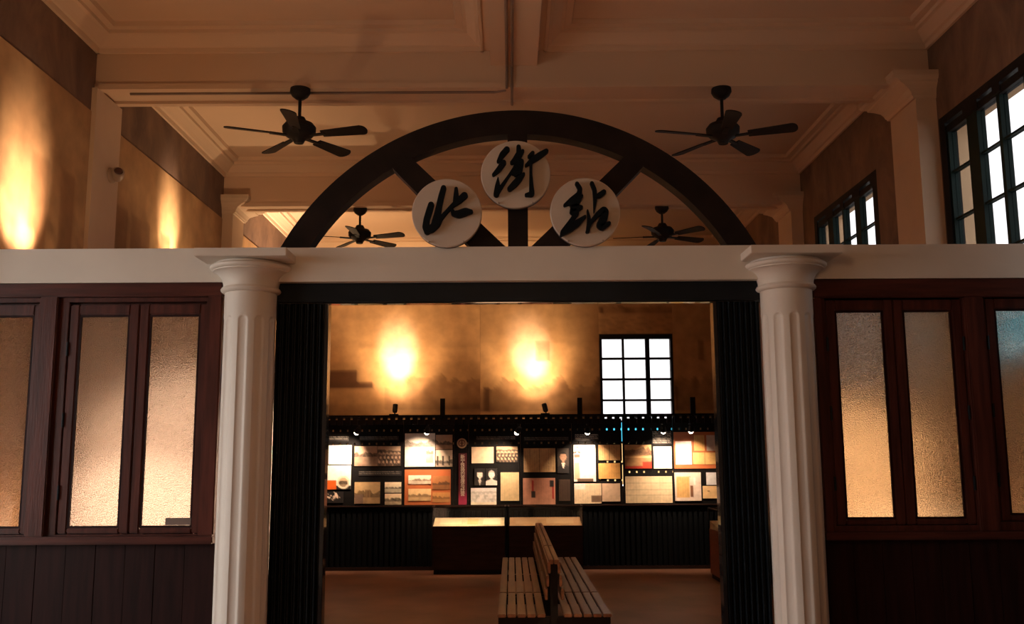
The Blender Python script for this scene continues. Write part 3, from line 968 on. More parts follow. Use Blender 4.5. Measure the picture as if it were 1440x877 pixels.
def p_farmural_right(h, w):
    c_hi, c_md, c_lo = srgb((186, 154, 116)), srgb((148, 114, 80)), srgb((92, 66, 46))
    y = np.linspace(0, 1, h)[:, None] * np.ones((1, w)); x = np.linspace(0, 1, w)[None, :] * np.ones((h, 1))
    a = mixc(c_md, c_hi, np.clip(0.6 + 0.6 * smooth_noise(h, w, 12) - 0.4 * x, 0, 1))
    a[y < 0.28] *= 0.90
    sil = 0.52 - 0.06 * smooth_noise(1, w, 3)[0][None, :] - 0.06 * smooth_noise(1, w, 8)[0][None, :]
    a = np.where(((y > sil) & (y < 0.60))[..., None], mixc(a, c_lo * 1.25, np.clip(0.25 + 0.6 * smooth_noise(h, w, 3), 0, 1)), a)
    rect(a, 0.03, 0.49, 0.08, 0.60, c_lo)
    tr = np.abs((y - 0.74) - 0.16 * x) % 0.06 < 0.014
    a[tr & (y > 0.70)] *= 0.76
    rect(a, 0.47, 0.27, 0.60, 0.36, c_md * 0.8)
    return a
MG = 'sepia murals on the walls'
mu = printed('wall_mural', XL + 0.01, 0.95, -0.463, 4.15, YF - 0.001, 0.008, p_farmural_left, M['mural_print'], cell=0.03,
             label='sepia mural of an old railway yard on the far wall, left of the seam', cat='mural', group=MG)
# right half is cut around the window
rm = thing('wall_mural', (1.3, YF, 0.95), 'sepia mural of an old station on the far wall around the window', 'mural', MG)
for (a, b, c, d) in ((-0.459, 0.95, 1.32, 4.15), (2.43, 0.95, XR - 0.01, 4.15), (1.32, 3.40, 2.43, 4.15)):
    printed('mural_sheet', a, b, c, d, YF - 0.001, 0.008, p_farmural_right, M['mural_print'], parent=rm, cell=0.03)
def side_mural(y0, y1, z0, z1, label):
    def p(h, w):
        c_hi, c_md, c_lo = srgb((186, 152, 110)), srgb((146, 108, 74)), srgb((84, 56, 38))
        y = np.linspace(0, 1, h)[:, None] * np.ones((1, w))
        a = mixc(c_md, c_hi, smooth_noise(h, w, 10))
        t = smooth_noise(h, w, 5) * 0.6 + smooth_noise(h, w, 2) * 0.4
        a = mixc(a, c_lo, np.clip((t - 0.48) * 3.0 * np.clip(y * 2.2 - 0.1, 0, 1), 0, 0.85))
        for k in range(4):
            u = RNG.random() * 0.8
            rect(a, u, 0.18, u + 0.05 + 0.1 * RNG.random(), 0.30 + 0.2 * RNG.random(), c_md * 0.8)
        return a
    printed('wall_mural', y0, z0, y1, z1, XL + 0.001, 0.008, p, M['mural_print'], plane='X', cell=0.035, label=label, cat='mural', group=MG)
side_mural(5.62, 6.945, 0.95, 4.21, 'tall sepia mural on the left wall in front of the bare pilaster')
side_mural(7.43, 10.26, 0.95, 4.21, 'tall sepia mural on the left wall between the two left pilasters')
side_mural(10.72, YF - 0.02, 0.95, 4.21, 'tall sepia mural on the left wall beyond the capped pilaster')

# ------------------------------------------------------------------ display board on the far wall
BY = 13.90
BX0, BX1 = -2.78, 3.12
bd = thing('display_board', (0.17, 13.93, 0.9), 'long black display board with dentil cornice along the far wall', 'display board')
# back boards with two rows of small slots near the top (daylight shows through where the window is behind)
slots = [(1.955, 1.985), (1.765, 1.795)]
xe = [BX0, -1.56, -0.83, -0.62, 0.13, 0.87, 1.60, 2.335, BX1]
EXTRA = {5: [(1.490, 1.518), (1.230, 1.256)], 6: [(1.345, 1.372)]}
sp = MB()
for pi, (xa, xb) in enumerate(zip(xe[:-1], xe[1:])):
    gp = sorted(slots + EXTRA.get(pi, []))
    xa2, xb2 = xa + (0.006 if pi == 6 else 0.002), xb - (0.006 if pi == 5 else 0.002)
    bb = MB()
    z = 0.905
    for (za, zb2) in gp + [(2.125, None)]:
        bb.box(xa2, xb2, BY, 13.93, z, za)
        z = zb2
    bb.build('back_panel', M['board'], bd)
    for (za, zb2) in gp:
        x = xa2
        while x < xb2 - 0.01:
            sp.box(x, min(x + 0.080, xb2), BY + 0.002, 13.928, za, zb2)
            x += 0.105
sp.build('slot_spacers', M['board'], bd, kind='stuff')
for xs in (BX0 + 0.04, -1.0, 1.0, 2.65):
    box('upright_post', (xs - 0.035, xs + 0.035, 13.932, 13.97, 0.905, 2.43), M['board'], bd)
cn = thing('board_canopy', (0.17, 13.75, 2.04), 'projecting black top rail of the display board with a row of hanging dentils', 'canopy')
box('top_rail', (BX0, BX1, 13.42, 13.93, 2.145, 2.172), M['board'], cn, bevel=0.004)
d0 = None
x = BX0 + 0.03
while x < BX1 - 0.05:
    if d0 is None:
        d0 = box('dentil', (x, x + 0.070, 13.44, 13.475, 2.04, 2.145), M['board'], cn)
        xd = x
    else:
        copy_part(d0, cn, (x - xd, 0, 0))
    x += 0.105
for xs in (-2.2, -0.2, 1.8, 3.0):
    box('rail_bracket', (xs - 0.015, xs + 0.015, 13.48, 13.93, 2.126, 2.145), M['board'], cn)

def base_cabinet(x0, x1, label):
    c = thing('base_cabinet', ((x0 + x1) / 2, 13.95, 0), label, 'cabinet', 'dark reeded cabinets below the display board')
    box('body', (x0, x1, 13.93, 14.15, 0.0, 0.885), M['base'], c)
    box('top_ledge', (x0, x1, 13.87, 14.15, 0.885, 0.905), M['case'], c, bevel=0.003)
    n = int((x1 - x0) / 0.075)
    dx = (x1 - x0) / n
    f = None
    for k in range(n):
        if f is None:
            f = MB().prism([(x0 + dx * 0.12, 13.93), (x0 + dx * 0.2, 13.905), (x0 + dx * 0.8, 13.905), (x0 + dx * 0.88, 13.93)],
                           lambda u, v: Vector((u, v, 0.05)), lambda u, v: Vector((u, v, 0.82))).build('slat', M['base'], c)
        else:
            copy_part(f, c, (k * dx, 0, 0))
    box('kick_board', (x0, x1, 13.90, 13.93, 0.0, 0.05), M['case'], c)
    return c
base_cabinet(-2.76, -1.125, 'dark reeded base cabinet under the left end of the display board')
base_cabinet(-1.12, 1.005, 'dark reeded base cabinet behind the two glass cases')
base_cabinet(1.01, 3.12, 'dark reeded base cabinet under the right end of the display board')

# ---- prints on the board
PH, DC, CP = 'old photographs on the display board', 'paper documents on the display board', 'caption strips on the display board'
TH = 0.014
RECTS = {
'A':(-2.636,1.490,-2.304,1.763), 'B':(-2.675,1.136,-2.308,1.477), 'C':(-2.668,0.946,-2.414,1.106), 'D1':(-2.263,1.465,-1.936,1.748), 'D2':(-1.930,1.463,-1.600,1.746),
'E':(-2.253,0.934,-1.887,1.237), 'F1':(-1.820,1.086,-1.583,1.234), 'F2':(-1.817,0.916,-1.581,1.071), 'G1':(-1.538,1.450,-1.103,1.927), 'G2':(-1.093,1.696,-0.852,1.904), 'G3':(-1.092,1.448,-0.851,1.686),
'H1':(-1.482,1.204,-1.156,1.330), 'H2':(-1.480,0.969,-1.155,1.139), 'H3':(-1.135,1.127,-0.886,1.318), 'H4':(-1.134,0.948,-0.885,1.087),
'I':(-0.576,1.496,-0.258,1.728), 'J':(-0.217,1.509,0.089,1.731), 'K1':(-0.535,1.184,-0.382,1.420), 'K2':(-0.371,1.183,-0.208,1.419), 'L':(-0.585,0.908,-0.219,1.144), 'M':(-0.158,0.962,0.107,1.363),
'N':(0.176,1.365,0.631,1.703), 'O':(0.661,1.348,0.825,1.702), 'P':(0.163,0.908,0.625,1.280), 'Q':(0.676,0.957,0.839,1.258), 'R':(0.896,1.226,1.212,1.750), 'S':(1.256,1.526,1.568,1.748), 'T':(1.251,1.264,1.562,1.485),
'U':(0.899,0.916,1.286,1.200), 'V':(1.296,0.944,1.555,1.199), 'W':(1.633,1.407,2.018,1.746), 'X':(2.049,1.405,2.308,1.719), 'Y':(1.633,0.921,2.304,1.296),
'Z1':(2.366,1.459,2.597,1.793), 'Z2':(2.637,1.655,2.786,1.878), 'Z3':(2.817,1.654,2.960,1.877), 'Z4':(2.614,1.462,2.952,1.629), 'AA':(2.341,0.947,2.718,1.348), 'AB':(2.798,1.170,2.941,1.346), 'AC':(2.741,0.980,2.951,1.155),
'c1':(-2.637,1.821,-2.350,1.893), 'c2':(-2.196,1.828,-1.632,1.889), 'c3':(-2.197,1.323,-1.585,1.393), 'c4':(-0.509,1.829,0.060,1.880), 'c5':(0.918,1.811,1.260,1.903), 'c6':(2.040,1.754,2.317,1.937), 'c7':(0.183,1.815,0.829,1.865)}

def p_B(h, w):
    a = p_plain(h, w, WHITE)
    rect(a, 0, 0.62, 0.45, 1.0, srgb((215, 95, 30)))
    rect(a, 0.45, 0.86, 1.0, 1.0, DARK)
    yy, xx = np.mgrid[0:h, 0:w]
    d = np.hypot((xx / w - 0.70) * (w / h), yy / h - 0.70)
    a[(d < 0.27)] = srgb((225, 205, 180))
    g = p_land(h, w, SEPIA_D, SEPIA_L, 0.72, 0.1)
    a[d < 0.19] = g[d < 0.19]
    return a
def p_C(h, w):
    a = np.ones((h, w, 3)) * DARK
    yy, xx = np.mgrid[0:h, 0:w]
    for k in range(26):
        cx, cy = RNG.normal(0.42, 0.18) * w, RNG.normal(0.45, 0.16) * h
        a[np.hypot(xx - cx, yy - cy) < RNG.uniform(0.7, 1.6)] = srgb((225, 200, 180))
    return a
def p_G1(h, w):
    a = p_plain(h, w, srgb((228, 214, 205)))
    g = p_land(h, w, srgb((110, 95, 84)), srgb((235, 225, 215)), 0.30, 0.12)
    a[: h // 2] = g[: h // 2]
    blit(a, 0.72, 0.42, 0.98, 0.9, p_land, lo=srgb((100, 85, 70)), hi=srgb((200, 185, 170)), hor=0.35, tree=0.25)
    return a
def p_G3(h, w):
    a = p_land(h, w, SEPIA_D, srgb((210, 190, 170)), 0.72, 0.15)
    for u in (0.12, 0.45, 0.82): rect(a, u - 0.04, 0.35, u + 0.05, 0.92, SEPIA_D)
    return a
def p_E(h, w):
    a = p_land(h, w, srgb((96, 74, 50)), srgb((205, 172, 126)), 0.62, 0.25)
    rect(a, 0.42, 0.36, 0.62, 0.72, srgb((150, 120, 84)))
    for u in (0.45, 0.5, 0.55): rect(a, u, 0.42, u + 0.02, 0.72, srgb((80, 60, 44)))
    rect(a, 0.02, 0.58, 0.36, 1.0, srgb((120, 98, 84)))
    return a
def p_P(h, w):
    a = p_doc(h, w, srgb((196, 140, 118)), 0.12, False)
    rect(a, 0.28, 0.10, 0.33, 0.50, srgb((150, 30, 25)))
    rect(a, 0.25, 0.50, 0.38, 0.76, DARK)
    rect(a, 0.84, 0.08, 0.96, 0.34, DARK)
    rect(a, 0.90, 0.34, 0.96, 0.80, srgb((160, 30, 28)))
    return a
def p_R(h, w):
    a = p_plain(h, w, srgb((232, 226, 220)))
    blit(a, 0.02, 0.02, 0.34, 0.25, p_portrait, bg=srgb((225, 215, 205)), face=srgb((196, 170, 150)), coat=srgb((70, 60, 55)), s=0.28, cy=0.42)
    rect(a, 0.04, 0.25, 0.30, 0.36, srgb((90, 75, 64)))
    rect(a, 0.04, 0.48, 0.26, 0.95, srgb((190, 165, 140)))
    rect(a, 0.36, 0.33, 0.95, 0.36, srgb((180, 165, 155)))
    rect(a, 0.15, 0.92, 0.9, 1.0, srgb((90, 70, 55)))
    return a
def p_W(h, w):
    a = p_land(h, w, srgb((84, 52, 36)), srgb((205, 160, 110)), 0.34, 0.28)
    rect(a, 0, 0.50, 1, 0.56, srgb((215, 180, 130)))
    rect(a, 0, 0.90, 1.0, 1.0, srgb((150, 40, 25)))
    rect(a, 0.66, 0.72, 1.0, 0.98, srgb((170, 55, 32)))
    return a
def p_AA(h, w):
    a = p_plain(h, w, srgb((214, 196, 184)))
    rect(a, 0.06, 0.14, 0.62, 0.17, srgb((110, 90, 70)))
    blit(a, 0.07, 0.17, 0.58, 0.90, p_doc, c=srgb((206, 164, 104)), ink=0.2, fold=False)
    rect(a, 0.60, 0.46, 0.70, 0.88, srgb((110, 72, 48)))
    rect(a, 0.72, 0.20, 0.80, 0.44, srgb((235, 225, 215)))
    return a
def p_K(side):
    def f(h, w):
        return p_portrait(h, w, DARK, srgb((240, 232, 222)), srgb((225, 215, 205)) if side else srgb((50, 46, 44)), 0.5, 0.36, 0.22)
    return f
def p_L(h, w):
    a = p_crowd(h, w, srgb((150, 140, 140)), srgb((235, 228, 232)))
    a = a * 0.5 + p_plain(h, w, WHITE) * 0.5
    rect(a, 0, 0.84, 1, 1, srgb((240, 225, 205)))
    return a
def p_U(h, w):
    a = p_doc(h, w, srgb((226, 204, 172)), 0.18, False)
    rect(a, 0, 0, 0.42, 0.30, srgb((225, 215, 210)))
    rect(a, 0.64, 0.60, 1.0, 0.95, srgb((120, 96, 78)))
    return a
PRN = [
 ('A', 'photo_print', lambda h, w: p_plain(h, w, WHITE), 'blank white sheet at the top left corner of the display board', 'print', None),
 ('B', 'photo_print', p_B, 'white and orange sheet with a round vignette, left end of the board', 'print', None),
 ('C', 'photo_print', p_C, 'black print with a pale flower pattern, bottom left of the board', 'print', None),
 ('D1', 'photo_print', lambda h, w: p_land(h, w, SEPIA_D, srgb((200, 165, 140)), 0.45, 0.2), 'grey photograph of a tree line, left of a pair near the upper left', 'photograph', PH),
 ('D2', 'photo_print', lambda h, w: p_crowd(h, w, srgb((60, 46, 38)), srgb((205, 175, 150))), 'group photograph, right of a pair near the upper left of the board', 'photograph', PH),
 ('E', 'photo_print', p_E, 'sepia photograph of a station house, low on the left of the board', 'photograph', PH),
 ('F1', 'photo_print', lambda h, w: p_land(h, w, DARK, srgb((235, 220, 190)), 0.55, 0.1), 'small river photograph, upper of two stacked left of the orange panel', 'photograph', PH),
 ('F2', 'photo_print', lambda h, w: p_land(h, w, DARK, srgb((228, 205, 170)), 0.62, 0.3), 'small tree photograph, lower of two stacked left of the orange panel', 'photograph', PH),
 ('G1', 'photo_print', p_G1, 'large pale photograph above the left orange panel', 'photograph', PH),
 ('G2', 'photo_print', lambda h, w: p_land(h, w, SEPIA_D, srgb((190, 150, 120)), 0.62, 0.3), 'small dark photograph, upper of two beside the large pale one', 'photograph', PH),
 ('G3', 'photo_print', p_G3, 'small photograph with three dark figures, lower of two beside the large pale one', 'photograph', PH),
 ('I', 'photo_print', lambda h, w: p_plain(h, w, srgb((216, 190, 160))), 'plain cream sheet at upper right of the vertical title banner', 'print', None),
 ('J', 'photo_print', p_crowd, 'sepia group photograph near the top middle of the board', 'photograph', PH),
 ('K1', 'photo_print', p_K(0), 'white-faced portrait on black, left of a pair in mid board', 'photograph', PH),
 ('K2', 'photo_print', p_K(1), 'white-clad portrait on black, right of a pair in mid board', 'photograph', PH),
 ('L', 'photo_print', p_L, 'pale group photograph under the pair of black portraits', 'photograph', PH),
 ('M', 'document_print', lambda h, w: p_doc(h, w, srgb((214, 188, 146)), 0.12, False), 'single upright cream page in mid board, right of the black portraits', 'document', DC),
 ('N', 'document_print', lambda h, w: p_doc(h, w, srgb((200, 166, 122)), 0.38), 'open two-page register with columns of writing, upper middle of the board', 'document', DC),
 ('O', 'photo_print', lambda h, w: p_portrait(h, w, srgb((58, 50, 46)), srgb((176, 138, 112)), DARK, 0.5, 0.34, 0.17), 'dark portrait of a person in a suit beside the two-page register', 'photograph', PH),
 ('P', 'document_print', p_P, 'pinkish document with red and black seals, bottom middle of the board', 'document', DC),
 ('Q', 'document_print', lambda h, w: p_doc(h, w, srgb((62, 46, 36)), 0.4, False), 'narrow dark document right of the pinkish one', 'document', DC),
 ('R', 'photo_print', p_R, 'tall white sheet with a small portrait in its top left corner', 'print', None),
 ('S', 'document_print', lambda h, w: p_doc(h, w, srgb((206, 168, 116)), 0.42), 'tan open booklet, upper of two below the window', 'document', DC),
 ('T', 'document_print', lambda h, w: p_doc(h, w, srgb((208, 158, 92)), 0.16, False), 'amber document, lower of two below the window', 'document', DC),
 ('U', 'document_print', p_U, 'cream document under the tall white sheet', 'document', DC),
 ('V', 'document_print', lambda h, w: p_plain(h, w, srgb((206, 178, 152))), 'blank cream page below the two tan documents', 'document', DC),
 ('W', 'photo_print', p_W, 'sepia street photograph with a red lower edge, right part of the board', 'photograph', PH),
 ('X', 'photo_print', lambda h, w: p_map(h, w, WHITE), 'small white chart left of the right orange panel', 'print', None),
 ('Y', 'document_print', p_map, 'wide cream railway plan with ruled lines, lower right of the board', 'document', DC),
 ('AA', 'document_print', p_AA, 'pale sheet holding an amber certificate, bottom right of the board', 'document', DC),
 ('AB', 'document_print', lambda h, w: p_plain(h, w, srgb((214, 214, 218))), 'small bluish white card at the bottom right end of the board', 'document', DC),
 ('AC', 'document_print', lambda h, w: rect(p_plain(h, w, srgb((226, 190, 140))), 0.3, 0.38, 0.5, 0.46, srgb((130, 96, 66))), 'small cream envelope at the bottom right end of the board', 'document', DC),
]
for (k, nm, fn, lb, ct, gr) in PRN:
    x0, z0, x1, z1 = RECTS[k]
    printed(nm, x0, z0, x1, z1, BY, TH, fn, label=lb, cat=ct, group=gr)
CAPS = [('c1', 0.75, 'caption strip above the blank white sheet, top left of the board'), ('c2', 0.35, 'long dim caption strip above the pair of grey photographs'),
        ('c3', 0.35, 'caption strip below the pair of grey photographs'), ('c4', 0.4, 'caption strip above the plain cream sheet, mid board'),
        ('c5', 0.9, 'bright caption strip above the tall white sheet'), ('c6', 1.0, 'bright caption strip above the small white chart'), ('c7', 0.25, 'dim caption strip above the two-page register')]
for (k, l_, lb) in CAPS:
    x0, z0, x1, z1 = RECTS[k]
    printed('caption_strip', x0, z0, x1, z1, BY, 0.008, (lambda q: (lambda h, w: p_caption(h, w, q)))(l_), label=lb, cat='caption', group=CP)
# two orange panels with smaller prints on them
op = box('backing_panel', (-1.536, -0.876, BY - 0.012, BY, 0.912, 1.410), M['orange'], label='left orange panel with four small photographs on it', cat='panel')
for k, lo, hi, lb in (('H1', srgb((120, 90, 70)), srgb((240, 225, 200)), 'pale photograph on the left orange panel, top left'), ('H2', srgb((130, 95, 62)), srgb((226, 190, 140)), 'sepia photograph on the left orange panel, bottom left'),
                      ('H3', srgb((86, 56, 36)), srgb((170, 112, 66)), 'brown photograph on the left orange panel, top right'), ('H4', srgb((120, 80, 46)), srgb((196, 140, 82)), 'tan photograph on the left orange panel, bottom right')):
    x0, z0, x1, z1 = RECTS[k]
    printed('photo_print', x0, z0, x1, z1, BY - 0.012, 0.008, (lambda a, b: (lambda h, w: p_land(h, w, a, b, 0.6, 0.25)))(lo, hi), label=lb, cat='photograph', group='photographs on the orange panel')
box('backing_panel', (2.345, 2.965, BY - 0.012, BY, 1.403, 1.925), M['orange'], label='right orange panel with four paper documents on it', cat='panel')
for k, fn, lb in (('Z1', lambda h, w: p_plain(h, w, srgb((226, 214, 214))), 'white page on the right orange panel, left side'), ('Z2', lambda h, w: p_doc(h, w, srgb((220, 170, 104)), 0.15, False), 'amber page on the right orange panel, top middle'),
                  ('Z3', lambda h, w: p_plain(h, w, srgb((214, 196, 186))), 'pale page on the right orange panel, top right'), ('Z4', lambda h, w: p_doc(h, w, srgb((220, 176, 112)), 0.12, True), 'wide amber page on the right orange panel, bottom right')):
    x0, z0, x1, z1 = RECTS[k]
    printed('document_print', x0, z0, x1, z1, BY - 0.012, 0.008, fn, label=lb, cat='document', group='documents on the orange panel')

# title banner with its emblem
def p_banner(h, w):
    y = np.linspace(0, 1, h)[:, None] * np.ones((1, w))
    return mixc(srgb((70, 14, 22)), srgb((150, 14, 70)), np.clip((y - 0.72) * 5, 0, 1))
bn = thing('title_banner', (-0.703, BY, 0.91), 'narrow dark red vertical banner with white Chinese lettering and a round emblem above', 'banner')
printed('banner_strip', -0.762, 0.910, -0.644, 1.640, BY, 0.012, p_banner, parent=bn)
M['letter'] = mat('banner_lettering', (0.72, 0.62, 0.50), 0.5, var=0.05)
for k, ch in enumerate('新宁铁路的管理与经营'):
    cu = bpy.data.curves.new('letter', 'FONT')
    cu.body = ch
    cu.size = 0.066
    cu.align_x = 'CENTER'
    cu.extrude = 0.001
    tmp = bpy.data.objects.new('letter', cu)
    COL.objects.link(tmp)
    dg = bpy.context.evaluated_depsgraph_get()
    me = bpy.data.meshes.new_from_object(tmp.evaluated_get(dg))
    bpy.data.objects.remove(tmp)
    if len(me.vertices) == 0: continue
    me.materials.clear(); me.materials.append(M['letter'])
    o = bpy.data.objects.new('letter', me)
    COL.objects.link(o)
    o.parent = bn
    cxm = sum(v.co.x for v in me.vertices) / len(me.vertices)
    o.rotation_euler = (PI / 2, 0, 0)
    o.location = (0.0, -0.0145, 1.565 - k * 0.0585 - 0.91)
def p_emblem(h, w):
    yy, xx = np.mgrid[0:h, 0:w]
    u, v = (xx + 0.5) / w - 0.5, (yy + 0.5) / h - 0.5
    d = np.hypot(u, v)
    a = np.ones((h, w, 3)) * srgb((196, 160, 124))
    ink = srgb((92, 40, 24))
    a[(d > 0.28) & (d < 0.36)] = ink
    a[(np.abs(u) < 0.05) & (d < 0.36)] = ink
    a[(np.abs(v) < 0.05) & (np.abs(u) < 0.2)] = ink
    a[(np.abs(v - 0.22) < 0.04) & (np.abs(u) < 0.16)] = ink
    return a
MB().lathe([(0, 0.0), (0.072, 0.0), (0.072, 0.010), (0, 0.010)], 40, Matrix.Translation((-0.715, BY, 1.781)) @ Matrix.Rotation(PI / 2, 4, 'X')).build('emblem_disc', mat('emblem_tan', (0.55, 0.36, 0.22), 0.5, var=0.05), bn)
em = MB()
Tm = Matrix.Translation((-0.715, BY - 0.0102, 1.781)) @ Matrix.Rotation(PI / 2, 4, 'X')
n = 36
for k in range(n):
    a0, a1 = 2 * PI * k / n, 2 * PI * (k + 1) / n
    q = [(0.040 * math.cos(a0), 0.040 * math.sin(a0)), (0.051 * math.cos(a0), 0.051 * math.sin(a0)), (0.051 * math.cos(a1), 0.051 * math.sin(a1)), (0.040 * math.cos(a1), 0.040 * math.sin(a1))]
    em.prism(q, lambda u, v: Tm @ Vector((u, v, 0)), lambda u, v: Tm @ Vector((u, v, 0.0015)))
for (u0, u1, v0, v1) in ((-0.007, 0.007, -0.04, 0.04), (-0.026, 0.026, -0.006, 0.006), (-0.022, 0.022, -0.033, -0.022)):
    em.prism([(u0, v0), (u1, v0), (u1, v1), (u0, v1)], lambda u, v: Tm @ Vector((u, v, 0)), lambda u, v: Tm @ Vector((u, v, 0.0016)))
em.build('emblem_mark', mat('emblem_brown', (0.10, 0.025, 0.012), 0.5, var=0.05), bn)

# ------------------------------------------------------------------ spotlights above the board and uplights on its top
def rail_spot(x, z, tgt, energy, label, size=96):
    s = thing('rail_spotlight', (x, 13.62, 2.04), label, 'spotlight', 'spotlights along the display board')
    box('bracket', (x - 0.010, x + 0.010, 13.44, 13.60, 2.022, 2.0395), M['black'], s)
    box('stem', (x - 0.008, x + 0.008, 13.44, 13.456, z, 2.022), M['black'], s)
    d = (Vector(tgt) - Vector((x, 13.45, z))).normalized()
    T = Matrix.Translation((x, 13.45, z)) @ d.to_track_quat('Z', 'Y').to_matrix().to_4x4()
    MB().lathe([(0.0, -0.05), (0.025, -0.05), (0.034, -0.02), (0.042, 0.03), (0.042, 0.04), (0.036, 0.04), (0.034, 0.02), (0.0, 0.02)], 20, T).build('housing', M['black'], s, smooth=True)
    MB().lathe([(0.0, 0.021), (0.030, 0.021), (0.036, 0.040), (0.034, 0.058), (0.024, 0.074), (0.0, 0.082)], 16, T).build('lens', M['bulb'], s, smooth=True)
    light('spot_beam', 'SPOT', tuple(Vector((x, 13.45, z)) + d * 0.09), energy, (1.0, 0.70, 0.46), tgt, s, spot_size=math.radians(size), spot_blend=1.0, shadow_soft_size=0.02)
    return s
rail_spot(-2.15, 1.965, (-2.50, 13.88, 1.45), 100, 'leftmost spotlight above the display board')
rail_spot(-1.175, 1.965, (-1.34, 13.88, 1.42), 80, 'spotlight above the large pale photograph, second from left')
rail_spot(0.10, 1.955, (-0.34, 13.88, 1.22), 95, 'spotlight left of the two-page register, third from left')
rail_spot(1.07, 1.955, (1.05, 13.88, 1.38), 100, 'spotlight above the tall white sheet, fourth from left')
rail_spot(2.13, 1.96, (2.18, 13.88, 1.42), 85, 'spotlight above the small white chart, fifth from left')
rail_spot(2.52, 1.965, (2.55, 13.88, 1.30), 62, 'rightmost spotlight above the right orange panel')

def uplight(x, tgt, energy, label, lean):
    u = thing('mural_uplight', (x, 13.50, 2.1725), label, 'spotlight', 'uplights on top of the display board')
    box('foot', (x - 0.075, x + 0.05, 13.45, 13.52, 2.1725, 2.190), M['black'], u)
    box('stem', (x - 0.008, x + 0.008, 13.48, 13.50, 2.190, 2.215), M['black'], u)
    T = Matrix.Translation((x, 13.49, 2.215)) @ Matrix.Rotation(lean, 4, 'Y') @ Matrix.Rotation(math.radians(-24), 4, 'X')
    MB().lathe([(0.0, 0.0), (0.030, 0.0), (0.036, 0.02), (0.036, 0.115), (0.030, 0.115), (0.030, 0.10), (0, 0.10)], 18, T).build('housing', M['black'], u, smooth=True)
    MB().lathe([(0.0, 0.101), (0.028, 0.101), (0.0, 0.108)], 16, T).build('lens', M['bulb'], u)
    p = T @ Vector((0, 0, 0.13))
    light('spot_beam', 'SPOT', tuple(p), energy * 1.7, (1.0, 0.75, 0.58), tgt, u, spot_size=math.radians(40), spot_blend=1.0, shadow_soft_size=0.04)
    light('spot_halo', 'SPOT', tuple(p), energy * 0.75, (1.0, 0.60, 0.28), tgt, u, spot_size=math.radians(92), spot_blend=1.0, shadow_soft_size=0.04)
    light('spot_spill', 'SPOT', tuple(p), energy * 0.16, (1.0, 0.54, 0.23), tgt, u, spot_size=math.radians(155), spot_blend=1.0, shadow_soft_size=0.04)
uplight(-1.64, (-1.68, YF, 3.06), 240, 'small black uplight on the board top, lighting the left mural', 0.0)
uplight(0.49, (0.31, YF, 3.06), 240, 'small black uplight on the board top, lighting the mural left of the window', math.radians(-14))

# ------------------------------------------------------------------ vitrines in front of the board
def vitrine(x0, x1, y0, y1, label, body, glow, paper):
    v = thing('glass_vitrine', ((x0 + x1) / 2, (y0 + y1) / 2, 0), label, 'display case', 'glass topped display cases')
    box('body', (x0 + 0.01, x1 - 0.01, y0 + 0.01, y1, 0.06, 0.635), body, v, bevel=0.004)
    box('kick_plinth', (x0 + 0.03, x1 - 0.03, y0 + 0.04, y1, 0.0, 0.06), M['board'], v)
    box('top_moulding', (x0, x1, y0, y0 + 0.03, 0.61, 0.645), body, v, bevel=0.004)
    # sloping deck that carries the papers
    MB().prism([(y0 + 0.03, 0.636), (y0 + 0.03, 0.645), (y1 - 0.02, 0.735), (y1 - 0.02, 0.636)], lambda a, b: Vector((x0 + 0.02, a, b)), lambda a, b: Vector((x1 - 0.02, a, b))).build('sloping_deck', paper, v)
    for (a, b) in ((x0, x0 + 0.012), (x1 - 0.012, x1)):
        for (c, d) in ((y0, y0 + 0.012), (y1 - 0.012, y1)):
            box('corner_bar', (a, b, c, d, 0.645, 0.895), M['black'], v)
    tp = MB().box(x0, x1, y0, y0 + 0.014, 0.895, 0.909).box(x0, x1, y1 - 0.014, y1, 0.895, 0.909).box(x0, x0 + 0.014, y0 + 0.014, y1 - 0.014, 0.895, 0.909).box(x1 - 0.014, x1, y0 + 0.014, y1 - 0.014, 0.895, 0.909)
    tp.build('top_frame', M['case'], v)
    box('front_glass', (x0 + 0.012, x1 - 0.012, y0 + 0.003, y0 + 0.008, 0.645, 0.895), M['vitrine_glass'], v)
    box('top_glass', (x0 + 0.014, x1 - 0.014, y0 + 0.014, y1 - 0.014, 0.899, 0.904), M['vitrine_glass'], v)
    for (a, b) in ((x0 + 0.003, x0 + 0.008), (x1 - 0.008, x1 - 0.003)):
        box('side_glass', (a, b, y0 + 0.012, y1 - 0.012, 0.645, 0.895), M['vitrine_glass'], v)
    box('lamp_tube', (x0 + 0.03, x1 - 0.03, y0 + 0.016, y0 + 0.03, 0.880, 0.893), M['black'], v)
    light('case_lamp', 'AREA', ((x0 + x1) / 2, y0 + 0.03, 0.878), glow, (1.0, 0.70, 0.38), ((x0 + x1) / 2, y0 + 0.16, 0.66), v, shape='RECTANGLE', size=(x1 - x0) * 0.86, size_y=0.012)
    return v
M['deck'] = mat('deck_paper', (0.72, 0.58, 0.40), 0.7, var=0.18, scale=6)
M['deck_tan'] = mat('deck_paper_tan', (0.55, 0.32, 0.18), 0.7, var=0.2, scale=6)
vitrine(-1.105, -0.085, 13.40, 13.83, 'low glass display case under the board, left of the pair, brightly lit', M['case'], 3.6, M['deck'])
vitrine(-0.050, 0.985, 13.40, 13.83, 'low glass display case under the board, right of the pair behind the bench', M['case'], 1.5, M['deck_tan'])
vitrine(2.60, 3.15, 12.1, 12.9, 'reddish display case against the right wall, mostly hidden by the gate', M['case_red'], 0.5, M['deck'])
